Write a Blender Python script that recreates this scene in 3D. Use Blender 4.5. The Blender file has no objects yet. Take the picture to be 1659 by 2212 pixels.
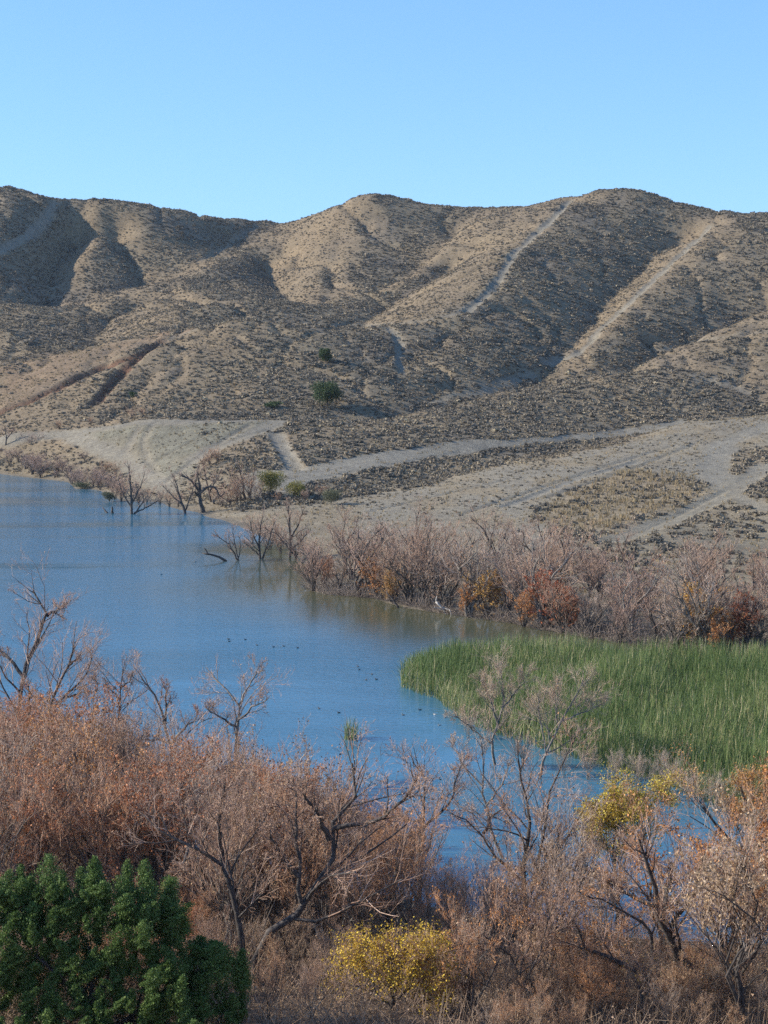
import bpy, math, random
import numpy as np
random.seed(7)
rng = np.random.default_rng(11)
scene = bpy.context.scene
COL = scene.collection

# ------------------------------------------------------------------ view
# The photograph is measured in a 1659 x 2212 grid; PT() turns a reading and a
# distance north into a place in metres (x east, y north, z up, water at z = 0).
F, CX, CY, HOR, CAMH = 3857.0, 829.5, 1106.0, 780.0, 30.0
PITCH = math.atan((CY - HOR) / F)
cp, sp = math.cos(PITCH), math.sin(PITCH)

def ray(px, py):
    u = (np.asarray(px, float) - CX) / F
    v = -(np.asarray(py, float) - CY) / F
    return u, cp + v * sp, -sp + v * cp

def PT(px, py, d):
    x, y, z = ray(px, py)
    s = np.asarray(d, float) / y
    return np.stack([x * s, y * s, CAMH + z * s], -1)

def W(px, py, z=0.0):                      # place on the level z
    x, y, zz = ray(px, py)
    s = (z - CAMH) / zz
    return np.stack([x * s, y * s, np.full_like(np.asarray(s, float), z)], -1)

def proj(P):
    X, Y, Z = P[..., 0], P[..., 1], P[..., 2] - CAMH
    f = Y * cp - Z * sp
    v = Y * sp + Z * cp
    return CX + F * X / f, CY - F * v / f

# ------------------------------------------------------------------ noise
def vnoise(x, y, seed=0):
    xi, yi = np.floor(x).astype(np.int64), np.floor(y).astype(np.int64)
    fx, fy = x - xi, y - yi
    fx, fy = fx * fx * (3 - 2 * fx), fy * fy * (3 - 2 * fy)
    def h(a, b):
        n = (a * 374761393 + b * 668265263 + seed * 974711) & 0x7fffffff
        n = ((n ^ (n >> 13)) * 1274126177) & 0x7fffffff
        return ((n ^ (n >> 16)) & 0xffff) / 65535.0
    return ((h(xi, yi) * (1 - fx) + h(xi + 1, yi) * fx) * (1 - fy)
            + (h(xi, yi + 1) * (1 - fx) + h(xi + 1, yi + 1) * fx) * fy) * 2 - 1

def fbm(x, y, seed=0, o=4):
    s, a = 0, 0.5
    for k in range(o):
        s = s + a * vnoise(x, y, seed + k * 17)
        x, y, a = x * 2.03 + 3.1, y * 2.03 + 1.7, a * 0.5
    return s

def sstep(a, b, x):
    t = np.clip((x - a) / (b - a), 0, 1)
    return t * t * (3 - 2 * t)

def inpoly(px, py, poly):
    c = np.zeros(np.shape(px), bool)
    n = len(poly)
    for i in range(n):
        x0, y0 = poly[i]; x1, y1 = poly[i - 1]
        if y0 == y1: continue
        c ^= ((y0 > py) != (y1 > py)) & (px < (x1 - x0) * (py - y0) / (y1 - y0) + x0)
    return c

def segdist(px, py, line):
    d = np.full(np.shape(px), 1e9)
    for (x0, y0), (x1, y1) in zip(line[:-1], line[1:]):
        dx, dy = x1 - x0, y1 - y0
        t = np.clip(((px - x0) * dx + (py - y0) * dy) / (dx * dx + dy * dy + 1e-9), 0, 1)
        d = np.minimum(d, np.hypot(px - x0 - t * dx, py - y0 - t * dy))
    return d

def mesh_from(name, V, faces, mat=None, attrs=None, smooth=False):
    """V (n,3); faces (m,k) array or list of such arrays"""
    if not isinstance(faces, list): faces = [faces]
    faces = [f for f in faces if len(f)]
    me = bpy.data.meshes.new(name)
    V = np.ascontiguousarray(V, np.float32)
    me.vertices.add(len(V)); me.vertices.foreach_set('co', V.ravel())
    nl = sum(f.size for f in faces); nf = sum(len(f) for f in faces)
    me.loops.add(nl); me.polygons.add(nf)
    me.loops.foreach_set('vertex_index', np.concatenate([f.ravel() for f in faces]).astype(np.int32))
    tot = np.concatenate([np.full(len(f), f.shape[1]) for f in faces]).astype(np.int32)
    st = np.concatenate([[0], np.cumsum(tot)[:-1]]).astype(np.int32)
    me.polygons.foreach_set('loop_start', st); me.polygons.foreach_set('loop_total', tot)
    if smooth: me.polygons.foreach_set('use_smooth', np.ones(nf, bool))
    for k, a in (attrs or {}).items():
        a = np.asarray(a, np.float32)
        if a.ndim == 1:
            at = me.attributes.new(k, 'FLOAT', 'POINT'); at.data.foreach_set('value', a)
        else:
            at = me.attributes.new(k, 'FLOAT_COLOR', 'POINT')
            at.data.foreach_set('color', np.concatenate([a, np.ones((len(a), 1), np.float32)], 1).ravel().astype(np.float32))
    me.update(calc_edges=True)
    if mat: me.materials.append(mat)
    return me

def link(name, me, parent=None, loc=None, rz=0, sc=1):
    o = bpy.data.objects.new(name, me); COL.objects.link(o)
    if parent: o.parent = parent
    if loc is not None: o.location = loc
    o.rotation_euler.z = rz
    if sc != 1: o.scale = (sc, sc, sc) if np.isscalar(sc) else sc
    return o

def tag(o, label=None, cat=None, group=None, kind=None):
    for k, v in (('label', label), ('category', cat), ('group', group), ('kind', kind)):
        if v: o[k] = v
    return o

# ------------------------------------------------------------------ materials
def material(name, build):
    m = bpy.data.materials.new(name); m.use_nodes = True
    nt = m.node_tree; b = nt.nodes['Principled BSDF']
    build(nt, b, lambda t, **k: mknode(nt, t, **k), nt.links.new)
    return m

def mknode(nt, t, **k):
    n = nt.nodes.new(t)
    for a, v in k.items():
        if a.startswith('i_'):
            key = a[2:]; key = int(key) if key.isdigit() else key.replace('_', ' ')
            n.inputs[key].default_value = v
        else: setattr(n, a, v)
    return n

def ramp(N, stops):
    r = N('ShaderNodeValToRGB'); e = r.color_ramp.elements
    while len(e) < len(stops): e.new(0.5)
    for x, (p, c) in zip(e, stops): x.position = p; x.color = (*c, 1)
    return r

def leaf_mat(name, stops, rough=0.7, trans=0.25, objcol=False):
    def b(nt, bs, N, L):
        a = N('ShaderNodeAttribute', attribute_name='rnd')
        r = ramp(N, stops); L(a.outputs['Fac'], r.inputs[0])
        out = r.outputs[0]
        if objcol:
            oi = N('ShaderNodeObjectInfo')
            m = N('ShaderNodeMix', data_type='RGBA', blend_type='MULTIPLY', i_0=1.0)
            L(out, m.inputs[6]); L(oi.outputs['Color'], m.inputs[7]); out = m.outputs[2]
        L(out, bs.inputs['Base Color']); bs.inputs['Roughness'].default_value = rough
        bs.inputs['Specular IOR Level'].default_value = 0.2
        if trans:
            t = N('ShaderNodeBsdfTranslucent'); L(out, t.inputs[0])
            mx = N('ShaderNodeMixShader', i_0=trans)
            L(bs.outputs[0], mx.inputs[1]); L(t.outputs[0], mx.inputs[2])
            L(mx.outputs[0], nt.nodes['Material Output'].inputs[0])
    return material(name, b)

# ------------------------------------------------------------------ world, sun, camera
SUN_EL, SUN_AZ = 27.0, -87.0               # azimuth from north (+y), negative is west
w = bpy.data.worlds.new('World'); scene.world = w; w.use_nodes = True
nt = w.node_tree; bg = nt.nodes['Background']
sky = nt.nodes.new('ShaderNodeTexSky'); sky.sky_type = 'NISHITA'; sky.sun_disc = False
sky.sun_elevation = math.radians(SUN_EL); sky.sun_rotation = math.radians(SUN_AZ)
sky.altitude = 300; sky.air_density = 1.0; sky.dust_density = 0.2; sky.ozone_density = 2.5
mx = nt.nodes.new('ShaderNodeMix'); mx.data_type = 'RGBA'; mx.blend_type = 'MULTIPLY'; mx.inputs[0].default_value = 1
mx.inputs[7].default_value = (0.94, 1.44, 2.15, 1)
gm = nt.nodes.new('ShaderNodeGamma'); gm.inputs[1].default_value = 0.65
nt.links.new(sky.outputs[0], gm.inputs[0]); nt.links.new(gm.outputs[0], mx.inputs[6]); nt.links.new(mx.outputs[2], bg.inputs[0])
bg.inputs[1].default_value = 0.125
sl = bpy.data.lights.new('sun', 'SUN'); sl.energy = 5.0; sl.angle = math.radians(0.5); sl.color = (1, 0.93, 0.82)
so = bpy.data.objects.new('sun', sl); COL.objects.link(so)
el, az = math.radians(SUN_EL), math.radians(SUN_AZ)
sd = np.array([math.sin(az) * math.cos(el), math.cos(az) * math.cos(el), math.sin(el)])
from mathutils import Vector
so.rotation_euler = Vector(sd).to_track_quat('Z', 'Y').to_euler()
so.location = (-200, 300, 300)
cam = bpy.data.cameras.new('camera'); co = bpy.data.objects.new('camera', cam); COL.objects.link(co)
co.location = (0, 0, CAMH); co.rotation_euler = (math.pi / 2 - PITCH, 0, 0)
cam.sensor_fit = 'VERTICAL'; cam.sensor_height = 24; cam.lens = 24 * F / 2212
cam.clip_start = 0.5; cam.clip_end = 20000
scene.camera = co
scene.view_settings.view_transform = 'Standard'; scene.view_settings.look = 'None'
scene.view_settings.exposure = 0.6; scene.view_settings.gamma = 1
scene.cycles.use_denoising = False; scene.cycles.max_bounces = 6; scene.cycles.transparent_max_bounces = 4

# ------------------------------------------------------------------ terrain
LINES = [
 # skyline
 [(-250,430,950),(0,405,930),(50,404,925),(140,422,915),(200,432,905),(310,458,900),(400,460,915),(490,473,940),(570,478,955),
  (635,479,955),(680,462,935),(720,442,915),(765,424,900),(800,422,895),(850,425,900),(900,437,905),(975,450,920),(1050,449,900),
  (1120,448,880),(1180,439,865),(1240,424,850),(1300,410,840),(1350,408,840),(1395,412,840),(1440,428,830),(1500,447,815),
  (1560,453,805),(1610,457,810),(1659,460,815),(1850,500,800),(2050,520,800)],
 # spur below the right hill, its road and the long crest to the lower left
 [(1240,424,850),(1210,455,805),(1160,500,765),(1110,545,720),(1085,590,690),(1060,625,665),(1000,672,635),(930,690,625),
  (850,700,618),(780,706,614),(700,703,610),(620,698,606),(540,690,602),(480,697,600),(400,715,597),(350,735,592),(300,760,585),
  (230,790,575),(150,822,565),(60,865,555),(0,893,548),(-120,940,540)],
 # spur behind it
 [(1090,449,890),(1030,475,865),(972,498,835),(936,541,800),(855,580,775),(757,616,745),(666,635,722),(600,637,712),(530,640,705),
  (480,650,695),(420,663,680),(330,690,665),(250,722,652)],
 # crest below the left hill
 [(560,486,950),(460,551,880),(415,566,860),(330,596,830),(230,631,790),(100,646,770),(0,648,760),(-150,650,740)],
 [(635,479,955),(590,500,930),(545,528,895),(497,556,850),(440,600,790),(390,635,740)],
 # spurs of the left hill
 [(130,424,912),(98,472,880),(65,508,855),(0,541,830),(-100,590,800)],
 [(255,449,902),(225,480,885),(190,530,860),(170,580,840),(165,630,815)],
 [(200,699,700),(100,705,688),(0,707,680)],
 # right spur
 [(1560,453,805),(1530,490,775),(1500,525,745),(1450,570,710),(1400,620,675),(1340,670,645),(1290,712,618),(1270,740,603),(1200,778,585)],
 # near spur on the right
 [(1850,590,690),(1659,648,640),(1560,693,612),(1427,735,585),(1369,754,572),(1301,783,556),(1209,800,545),(1102,823,530),
  (1026,848,512),(930,862,497),(850,872,490),(740,885,480)],
 # valleys
 [(170,490,900),(135,515,880),(112,537,865),(110,570,843),(107,612,812),(103,650,782)],
 [(250,468,900),(257,487,893),(277,526,873),(303,565,852),(325,602,833)],
 [(240,664,750),(205,698,702),(100,706,700),(0,711,695)],
 [(575,548,885),(585,577,850),(627,621,775),(655,646,728)],
 [(735,500,860),(720,560,815),(715,625,748)],
 [(985,488,870),(950,518,835),(920,553,812),(880,581,788),(800,612,757)],
 [(972,562,790),(839,634,725),(790,670,690),(782,698,665),(740,716,645),(640,714,648)],
 [(300,640,765),(235,664,745),(205,700,700),(195,752,655),(100,766,640),(0,787,625),(-120,800,610)],
 [(1472,494,790),(1414,518,765),(1378,559,735),(1320,605,698),(1284,652,667),(1244,692,638),(1179,760,594),(1133,789,571),
  (1102,808,557),(1026,828,538),(940,844,521),(860,857,505),(760,879,490)],
 [(1700,650,665),(1659,672,662),(1560,712,637),(1460,746,608),(1380,768,589),(1310,790,568)],
 # foot of the long face and the flat before the grey knoll
 [(202,873,530),(330,868,515),(450,881,500),(600,893,490),(705,880,488)],
 [(0,948,505),(75,942,500),(156,938,492),(212,925,485),(293,913,478),(407,910,470),(540,908,462),(600,908,460)],
 [(540,908,462),(480,950,440),(430,1000,415),(400,1050,392)],
 [(612,917,456),(628,960,425),(640,1010,402)],
 [(407,960,440),(330,1000,430),(300,1040,410)],
 # dirt road
 [(550,1020,392),(643,1013,400),(737,992,415),(880,967,432),(987,952,442),(1080,949,447),(1179,945,455),(1280,935,470),(1369,926,487)],
 [(608,1045,376),(754,1024,394),(933,992,423),(1080,967,441),(1200,957,452)],
 # dip, then the pale bank
 [(700,1080,361),(828,1060,377),(933,1035,397),(1080,1000,424),(1217,972,446),(1369,938,474),(1500,905,500),(1659,880,520)],
 [(500,1110,342),(594,1099,346),(692,1091,352),(747,1081,358),(828,1068,368),(919,1049,380),(1001,1026,395),(1140,999,412),
  (1217,982,422),(1369,949,442),(1484,911,465),(1659,897,470),(1800,885,475)],
 [(1100,1090,345),(1200,1080,350),(1300,1060,360),(1450,1040,375),(1600,1010,400),(1750,1000,400)],
 [(700,1140,318),(900,1130,322),(1100,1140,312),(1200,1150,302),(1400,1160,290),(1600,1120,320),(1750,1120,315)],
 [(1500,1110,330),(1560,1150,300),(1659,1180,285)],
]
SHORE_FAR = [(-400,960),(-120,1005),(0,1024),(85,1034),(145,1041),(165,1056),(210,1058),(270,1084),(340,1084),(380,1099),(435,1109),(475,1121),
 (520,1139),(545,1151),(590,1170),(640,1190),(690,1215),(705,1240),(675,1275),(700,1283),(810,1292),(860,1310),(940,1322),(1000,1330),
 (1100,1345),(1250,1375),(1450,1402),(1659,1415),(1850,1415),(2000,1480),(2050,1700)]
SHORE_NEAR = [(-200,1640),(0,1691),(150,1730),(300,1790),(450,1840),(600,1880),(760,1915),(900,1950),(1050,1985),(1200,2000),(1400,2030),(1659,2040),(1900,2030),(2050,1900)]

pts = []
for L in LINES:
    P = PT(*np.array(L, float).T)
    for a, b in zip(P[:-1], P[1:]):
        n = max(1, int(np.hypot(*(b - a)[:2]) / 11))
        for k in range(n): pts.append(a + (b - a) * k / n)
    pts.append(P[-1])
S = PT(*np.array(LINES[0], float).T)
for dd, dz in ((90, -28), (260, -75), (700, -90)):
    for p in S[::2]: pts.append(np.array([p[0] * (1 + dd / p[1]), p[1] + dd, max(p[2] + dz, 10)]))
for sgn in (-1, 1):
    for y, z in ((300, 12 if sgn > 0 else 3), (420, 20), (560, 32), (700, 55), (850, 80), (1000, 80), (1300, 50), (1700, 40)):
        pts.append(np.array([sgn * (y * 0.42 + 40), y, z])); pts.append(np.array([sgn * (y * 0.9 + 120), y, z * 0.8]))
sf = W(*np.array(SHORE_FAR, float).T); sn = W(*np.array(SHORE_NEAR, float).T)
def dense(P, st):
    o = []
    for a, b in zip(P[:-1], P[1:]):
        n = max(1, int(np.hypot(*(b - a)[:2]) / st))
        o += [a + (b - a) * k / n for k in range(n)]
    return o + [P[-1]]
for p in dense(sf, 7): pts.append(p)
for p in dense(sn, 6): pts.append(p)
LAKE = [tuple(p[:2]) for p in sf] + [tuple(p[:2]) for p in sn[::-1]] + [(-160, 120), (-400, 300), (-400, 640)]
gx, gy = np.meshgrid(np.arange(-240, 100, 14.0), np.arange(90, 520, 14.0))
ins = inpoly(gx, gy, LAKE)
dl = segdist(gx, gy, [tuple(p[:2]) for p in dense(sf, 30)] + []) 
dl = np.minimum(dl, segdist(gx, gy, [tuple(p[:2]) for p in sn]))
for x, y, d_ in zip(gx[ins], gy[ins], dl[ins]):
    if d_ > 6: pts.append(np.array([x, y, -min(2.5, d_ * 0.12)]))
for x in np.arange(-70, 75, 12.0):         # bank and slope up to the viewpoint
    for y, z in ((84, .9), (74, 1.4), (62, 2.4), (50, 4.5), (38, 9), (27, 15), (18, 20), (10, 24.5), (3, 28.2), (-6, 28.4)):
        pts.append(np.array([x, y, z]))
# land behind the far thicket
for px, py, z in ((760,1240,.5),(900,1250,.6),(1050,1270,.6),(1200,1290,.7),(1400,1310,.8),(1600,1320,.9),(800,1190,.9),(1000,1200,.9),(1250,1220,1.0),(1500,1240,1.2)):
    pts.append(W(px, py, z))
pts = np.array(pts)
key = np.unique(np.round(pts[:, :2] / 2.0).astype(int), axis=0, return_index=True)[1]
pts = pts[np.sort(key)]
n = len(pts)
XY = pts[:, :2] / 100.0
D = np.sqrt(((XY[:, None] - XY[None]) ** 2).sum(-1) + 0.0016)
A = np.zeros((n + 3, n + 3)); A[:n, :n] = D + np.eye(n) * -0.004; A[:n, n] = 1; A[:n, n + 1:] = XY
A[n:, :n] = A[:n, n:].T
sol = np.linalg.solve(A, np.concatenate([pts[:, 2], np.zeros(3)]))
def rbf(x, y):
    s = np.shape(x); q = np.stack([np.ravel(x), np.ravel(y)], 1).astype(np.float32) / 100
    X32, wts = XY.astype(np.float32), sol[:n].astype(np.float32); out = np.empty(len(q), np.float32)
    q2 = (q ** 2).sum(1); x2 = (X32 ** 2).sum(1)
    for i in range(0, len(q), 20000):
        d2 = q2[i:i + 20000, None] + x2[None] - 2 * q[i:i + 20000] @ X32.T
        out[i:i + 20000] = np.sqrt(np.maximum(d2, 0) + 0.0016) @ wts
    return (out + sol[n] + q @ sol[n + 1:].astype(np.float32)).reshape(s)

us = np.concatenate([-np.geomspace(1.3, 0.36, 22)[:-1], np.linspace(-0.36, 0.36, 440), np.geomspace(0.36, 1.3, 22)[1:]])
ys = [4.0]
while ys[-1] < 1100: ys.append(ys[-1] + max(0.9, ys[-1] / 400))
ys = np.array([-30., -18, -8, 0] + ys + [1130, 1170, 1230, 1320, 1450, 1650, 2000, 2600, 4000])
U, YY = np.meshgrid(us, ys)
GX, GY = U * np.maximum(YY, 60), YY
GZ = rbf(GX, GY).astype(float)
far = sstep(1250, 2000, GY); GZ = GZ * (1 - far) + 20 * far
lw = sstep(1.0, 14, GZ)
hill = sstep(380, 560, GY) * lw
_n = fbm(GX / 60 + .3 * GY / 60, GY / 75, 13, 3); _m = fbm(GX / 26, GY / 40, 15, 3)
GZ -= sstep(430, 600, GY) * lw * (2.4 * np.exp(-np.abs(_n) / .035) + 1.2 * np.exp(-np.abs(_m) / .045))
GZ += hill * (1.2 * fbm(GX / 34, GY / 34, 3, 3) + 0.6 * fbm(GX / 9, GY / 9, 5, 3)) + lw * 0.25 * fbm(GX / 5, GY / 5, 9, 3) + 0.06 * fbm(GX / 2, GY / 2, 21, 2)

for li, dep, wid in ((10, 9, 13), (11, 8, 14), (12, 4, 10), (13, 7, 13), (14, 3, 10), (15, 4, 10), (16, 5, 12), (17, 2, 10), (18, 7, 15), (19, 9, 13)):
    P = PT(*np.array(LINES[li], float).T)
    dd = segdist(GX, GY, [tuple(p[:2]) for p in P]) + 2.5 * fbm(GX / 12, GY / 12, 77, 2)
    GZ -= dep * np.exp(-np.maximum(dd, 0) / wid) * (GY > 300)

def hgt(x, y):
    """height of the ground at x, y (bilinear on the grid)"""
    x, y = np.asarray(x, float), np.asarray(y, float)
    j = np.clip(np.searchsorted(ys, y) - 1, 0, len(ys) - 2); ty = (y - ys[j]) / (ys[j + 1] - ys[j])
    u = x / np.maximum(y, 60)
    i = np.clip(np.searchsorted(us, u) - 1, 0, len(us) - 2); tx = (u - us[i]) / (us[i + 1] - us[i])
    return ((GZ[j, i] * (1 - tx) + GZ[j, i + 1] * tx) * (1 - ty) + (GZ[j + 1, i] * (1 - tx) + GZ[j + 1, i + 1] * tx) * ty)

def hit(px, py, d0=60, d1=1000):
    """first place the line of sight meets the ground"""
    px, py = np.atleast_1d(np.asarray(px, float)), np.atleast_1d(np.asarray(py, float))
    x, y, z = ray(px, py); res = np.full((len(px), 3), np.nan)
    todo = np.ones(len(px), bool); d = np.full(len(px), float(d0))
    while todo.any() and d.min() < d1:
        s = d / y; P = np.stack([x * s, d, CAMH + z * s], -1)
        below = todo & (P[:, 2] <= np.maximum(hgt(P[:, 0], P[:, 1]), 0))
        res[below] = P[below]; todo &= ~below
        d = d + np.maximum(0.5, d / 700)
    return res
# ------------------------------------------------------------------ tracks, bare ground, colour zones (baked on the ground itself)
TRACKS = [  # line, half width in metres, pale amount, depth
 ([(1232,432),(1210,457),(1160,503),(1112,545),(1087,590),(1062,625),(1030,654),(1002,673)], 1.9, 1.0, .9),
 ([(1002,673),(930,690),(850,701),(700,704),(620,698),(540,690),(450,703),(350,736)], 1.4, .5, .1),
 ([(350,735),(300,768),(240,828),(205,870)], 2.2, .02, 2.2),
 ([(350,735),(300,763),(230,793),(150,824),(60,867),(0,895)], 1.7, .02, 1.3),
 ([(130,426),(98,474),(65,510),(0,543),(-60,565)], 2.0, .9, .3),
 ([(1534,490),(1512,512),(1445,574),(1380,635),(1320,691),(1290,715),(1278,738),(1240,768),(1180,785)], 1.8, .9, .7),
 ([(843,706),(857,727),(866,745),(862,770),(872,805)], 1.5, .8, .8),
 ([(555,488),(520,510),(480,540),(440,560)], 1.6, .5, .5),
 ([(1150,812),(1102,824),(1026,850),(940,868)], 2.0, .55, .1),
 ([(1377,998),(1254,1031),(1094,1094)], 1.3, 1.0, .35),
 ([(1659,1005),(1579,1062),(1480,1110),(1384,1148),(1324,1168)], 2.6, 1.0, .2),
 ([(1579,1062),(1545,1010),(1560,960),(1659,920)], 3.2, 1.0, .1),
 ([(1579,1062),(1620,1085),(1659,1100)], 2.0, .9, .1),
 ([(156,940),(215,970),(258,985),(280,1008),(318,1028),(370,1062)], 2.6, 1.0, .1),
 ([(0,950),(75,943),(156,938),(212,926),(293,914),(407,911),(540,909),(600,909)], 3.0, 1.0, .0),
 ([(598,935),(612,965),(632,1000),(640,1014)], 2.0, 1.0, .6),
 ([(600,912),(545,935),(480,960),(430,985)], 3.5, .9, .2),
 ([(1659,715),(1500,740),(1420,760)], 1.5, .4, .1),
 ([(1180,1075),(1300,1035),(1400,1000),(1500,960)], .8, .2, .3), ([(1000,1110),(1150,1060),(1300,1010),(1450,965)], .7, .2, .3),
 ([(330,1000),(400,960),(460,930),(520,915)], .9, .2, .35), ([(420,1000),(470,965),(530,940),(590,925)], 1.0, .8, .4), ([(300,925),(280,960),(265,985)], 1.2, .8, .3), ([(360,1040),(430,985),(500,940),(540,918)], 1.0, .8, .4), ([(330,918),(310,950),(318,990),(340,1020)], 1.0, .6, .3), ([(800,1105),(950,1070),(1100,1035)], .7, .2, .25),
 ([(1384,1148),(1480,1105),(1570,1058)], .7, .3, .35), ([(700,1030),(850,1003),(1000,976)], .6, .3, .2),
 ([(1500,812),(1560,825),(1620,850)], 1.5, .5, .1),
]
ROAD = [(520,1030),(550,1020),(643,1013),(737,992),(880,967),(987,952),(1080,949),(1179,945),(1280,934),(1369,924),(1480,905),(1480,915),(1369,940),(1250,950),(1160,956),(1080,967),(933,992),(754,1024),(650,1050),(560,1080),(520,1060)]
BARE = [(440,1112),(594,1099),(692,1091),(747,1081),(828,1068),(919,1049),(1001,1026),(1140,999),(1217,982),(1369,949),(1484,911),(1659,897),(1700,900),
 (1700,960),(1600,970),(1540,1000),(1560,1050),(1400,1020),(1300,1030),(1180,1085),(1130,1110),(1180,1150),(1250,1170),(1100,1200),(900,1200),(700,1160),(560,1160),(500,1130)]
GREYKNOLL = [(156,941),(293,911),(407,908),(600,906),(600,930),(520,945),(440,985),(395,1030),(370,1060),(300,1030),(250,990)]
RUST = [(0,790),(120,760),(240,745),(340,715),(440,700),(360,735),(300,760),(210,800),(100,850),(0,890)]
GRASSY = [(1190,1085),(1260,1045),(1330,1015),(1420,1010),(1500,1035),(1530,1065),(1440,1095),(1370,1125),(1290,1150),(1230,1150),(1180,1120)]

shp = GX.shape
PX, PY = proj(np.stack([GX, GY, GZ], -1))
front = GY > 60
tr = np.zeros(shp); carve = np.zeros(shp); redcut = np.zeros(shp); trk_faces = []
wob = 1.0 + 0.35 * fbm(GX / 7, GY / 7, 31, 2)
for line, hw, pale, dep in TRACKS:
    ln = []
    for a, b in zip(line[:-1], line[1:]):
        k = max(1, int(math.hypot(b[0] - a[0], b[1] - a[1]) / 12))
        ln += [(a[0] + (b[0] - a[0]) * i / k, a[1] + (b[1] - a[1]) * i / k) for i in range(k)]
    ln.append(line[-1]); ln = np.array(ln)
    P = hit(ln[:, 0], ln[:, 1], 200); P = P[~np.isnan(P[:, 0])]
    if len(P) < 2: continue
    # keep the run on one slope: drop places that jump far away
    keep = [0]
    for i in range(1, len(P)):
        if np.hypot(*(P[i] - P[keep[-1]])[:2]) < 45: keep.append(i)
    P = P[keep]
    x0, x1, y0, y1 = P[:, 0].min() - 12, P[:, 0].max() + 12, P[:, 1].min() - 12, P[:, 1].max() + 12
    sel = (GX > x0) & (GX < x1) & (GY > y0) & (GY < y1)
    d = segdist(GX[sel], GY[sel], [tuple(p[:2]) for p in P])
    w_ = hw * wob[sel]
    m = 1 - sstep(w_ * 0.6, w_ * 1.5, d)
    tr[sel] = np.maximum(tr[sel], m * pale)
    if pale < .1: redcut[sel] = np.maximum(redcut[sel], m)
    carve[sel] = np.maximum(carve[sel], dep * (1 - sstep(hw * 0.5, hw * 1.3, d)))
GZ -= carve
road = inpoly(PX + 6 * fbm(GX / 12, GY / 12, 41, 3), PY + 3 * fbm(GX / 12, GY / 12, 42, 3), ROAD) & (GY > 300) & (GY < 520)
def soft(poly, seed, amp=18, ylo=150, yhi=520):
    q = inpoly(PX + amp * fbm(GX / 14, GY / 14, seed, 3), PY + amp * .5 * fbm(GX / 14, GY / 14, seed + 1, 3), poly) & (GY > ylo) & (GY < yhi)
    q = q.astype(float)
    for _ in range(6):
        q[1:-1, 1:-1] = (q[1:-1, 1:-1] * 2 + q[:-2, 1:-1] + q[2:, 1:-1] + q[1:-1, :-2] + q[1:-1, 2:]) / 6
    return q
bare = np.maximum(np.maximum(soft(BARE, 51), soft(GREYKNOLL, 55) * (.35 + .6 * sstep(-.25, .15, fbm(GX / 11, GY / 20, 57, 3)))), road.astype(float))
pale = np.clip(np.maximum(tr, bare), 0, 1)
rust = soft(RUST, 61, 30, 480, 700)
grassy = soft(GRASSY, 65)
# west and south slopes are grassier, east and north faces bushier: aspect from a smooth copy of the ground
gzx = np.gradient(GZ, axis=1) / np.maximum(np.gradient(GX, axis=1), 1e-3)
sm = gzx.copy()
for _ in range(10): sm[1:-1, 1:-1] = (sm[1:-1, 1:-1] + sm[:-2, 1:-1] + sm[2:, 1:-1] + sm[1:-1, :-2] + sm[1:-1, 2:]) / 5
west = sstep(-0.02, 0.22, sm)             # 1 where the slope faces west
lake_sd = np.minimum(segdist(GX, GY, [tuple(p[:2]) for p in sf]), segdist(GX, GY, [tuple(p[:2]) for p in sn]))

def mix(a, b, t): return a + (np.asarray(b) - a) * t[..., None]
nz = fbm(GX / 22, GY / 22, 71, 4); nz2 = fbm(GX / 4, GY / 4, 75, 3)
c = np.zeros(shp + (3,)); c[:] = (0.255, 0.205, 0.13)
c = mix(c, (0.285, 0.215, 0.13), sstep(-0.1, 0.5, nz) * .8)
c = mix(c, (0.215, 0.18, 0.135), sstep(0.0, 0.5, -nz) * .8)
c = mix(c, (0.27, 0.195, 0.115), west * .55)
c = mix(c, (0.29, 0.185, 0.11), rust * (.35 + .5 * sstep(-.4, .4, nz)))
c = mix(c, (0.21, 0.10, 0.058), redcut)
c = mix(c, (0.36, 0.25, 0.13), grassy * .85)
c = mix(c, (0.285, 0.265, 0.212), pale * .9)
c = mix(c, (0.31, 0.245, 0.15), np.clip(bare - road - tr, 0, 1) * (.3 + .6 * sstep(-.15, .25, fbm(GX / 9, GY / 14, 73, 3))))
c = mix(c, (0.22, 0.195, 0.14), pale * sstep(0, .5, nz2) * .6)
low = (1 - sstep(2, 9, GZ)) * (1 - bare) * sstep(150, 250, GY)
c = mix(c, (0.27, 0.23, 0.15), low * .5)
knl = soft(GREYKNOLL, 55) * (1 - np.clip(tr + road, 0, 1)); c = mix(c, (0.225, 0.215, 0.155), knl * (.45 + .5 * sstep(-.2, .2, nz)))
c = mix(c, (0.20, 0.17, 0.125), (1 - sstep(0.05, 0.5, GZ)) * (GY > 60))
c = mix(c, (0.28, 0.20, 0.14), ((GY < 140) & (GY < 140)).astype(float))
c *= np.where(GY > 430, .80, .88)[..., None] * (1 + 0.28 * nz2)[..., None]
c = mix(c, c.mean(-1, keepdims=True) * np.array([1.16, 1.0, .80]), np.full(shp, .25))

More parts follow.
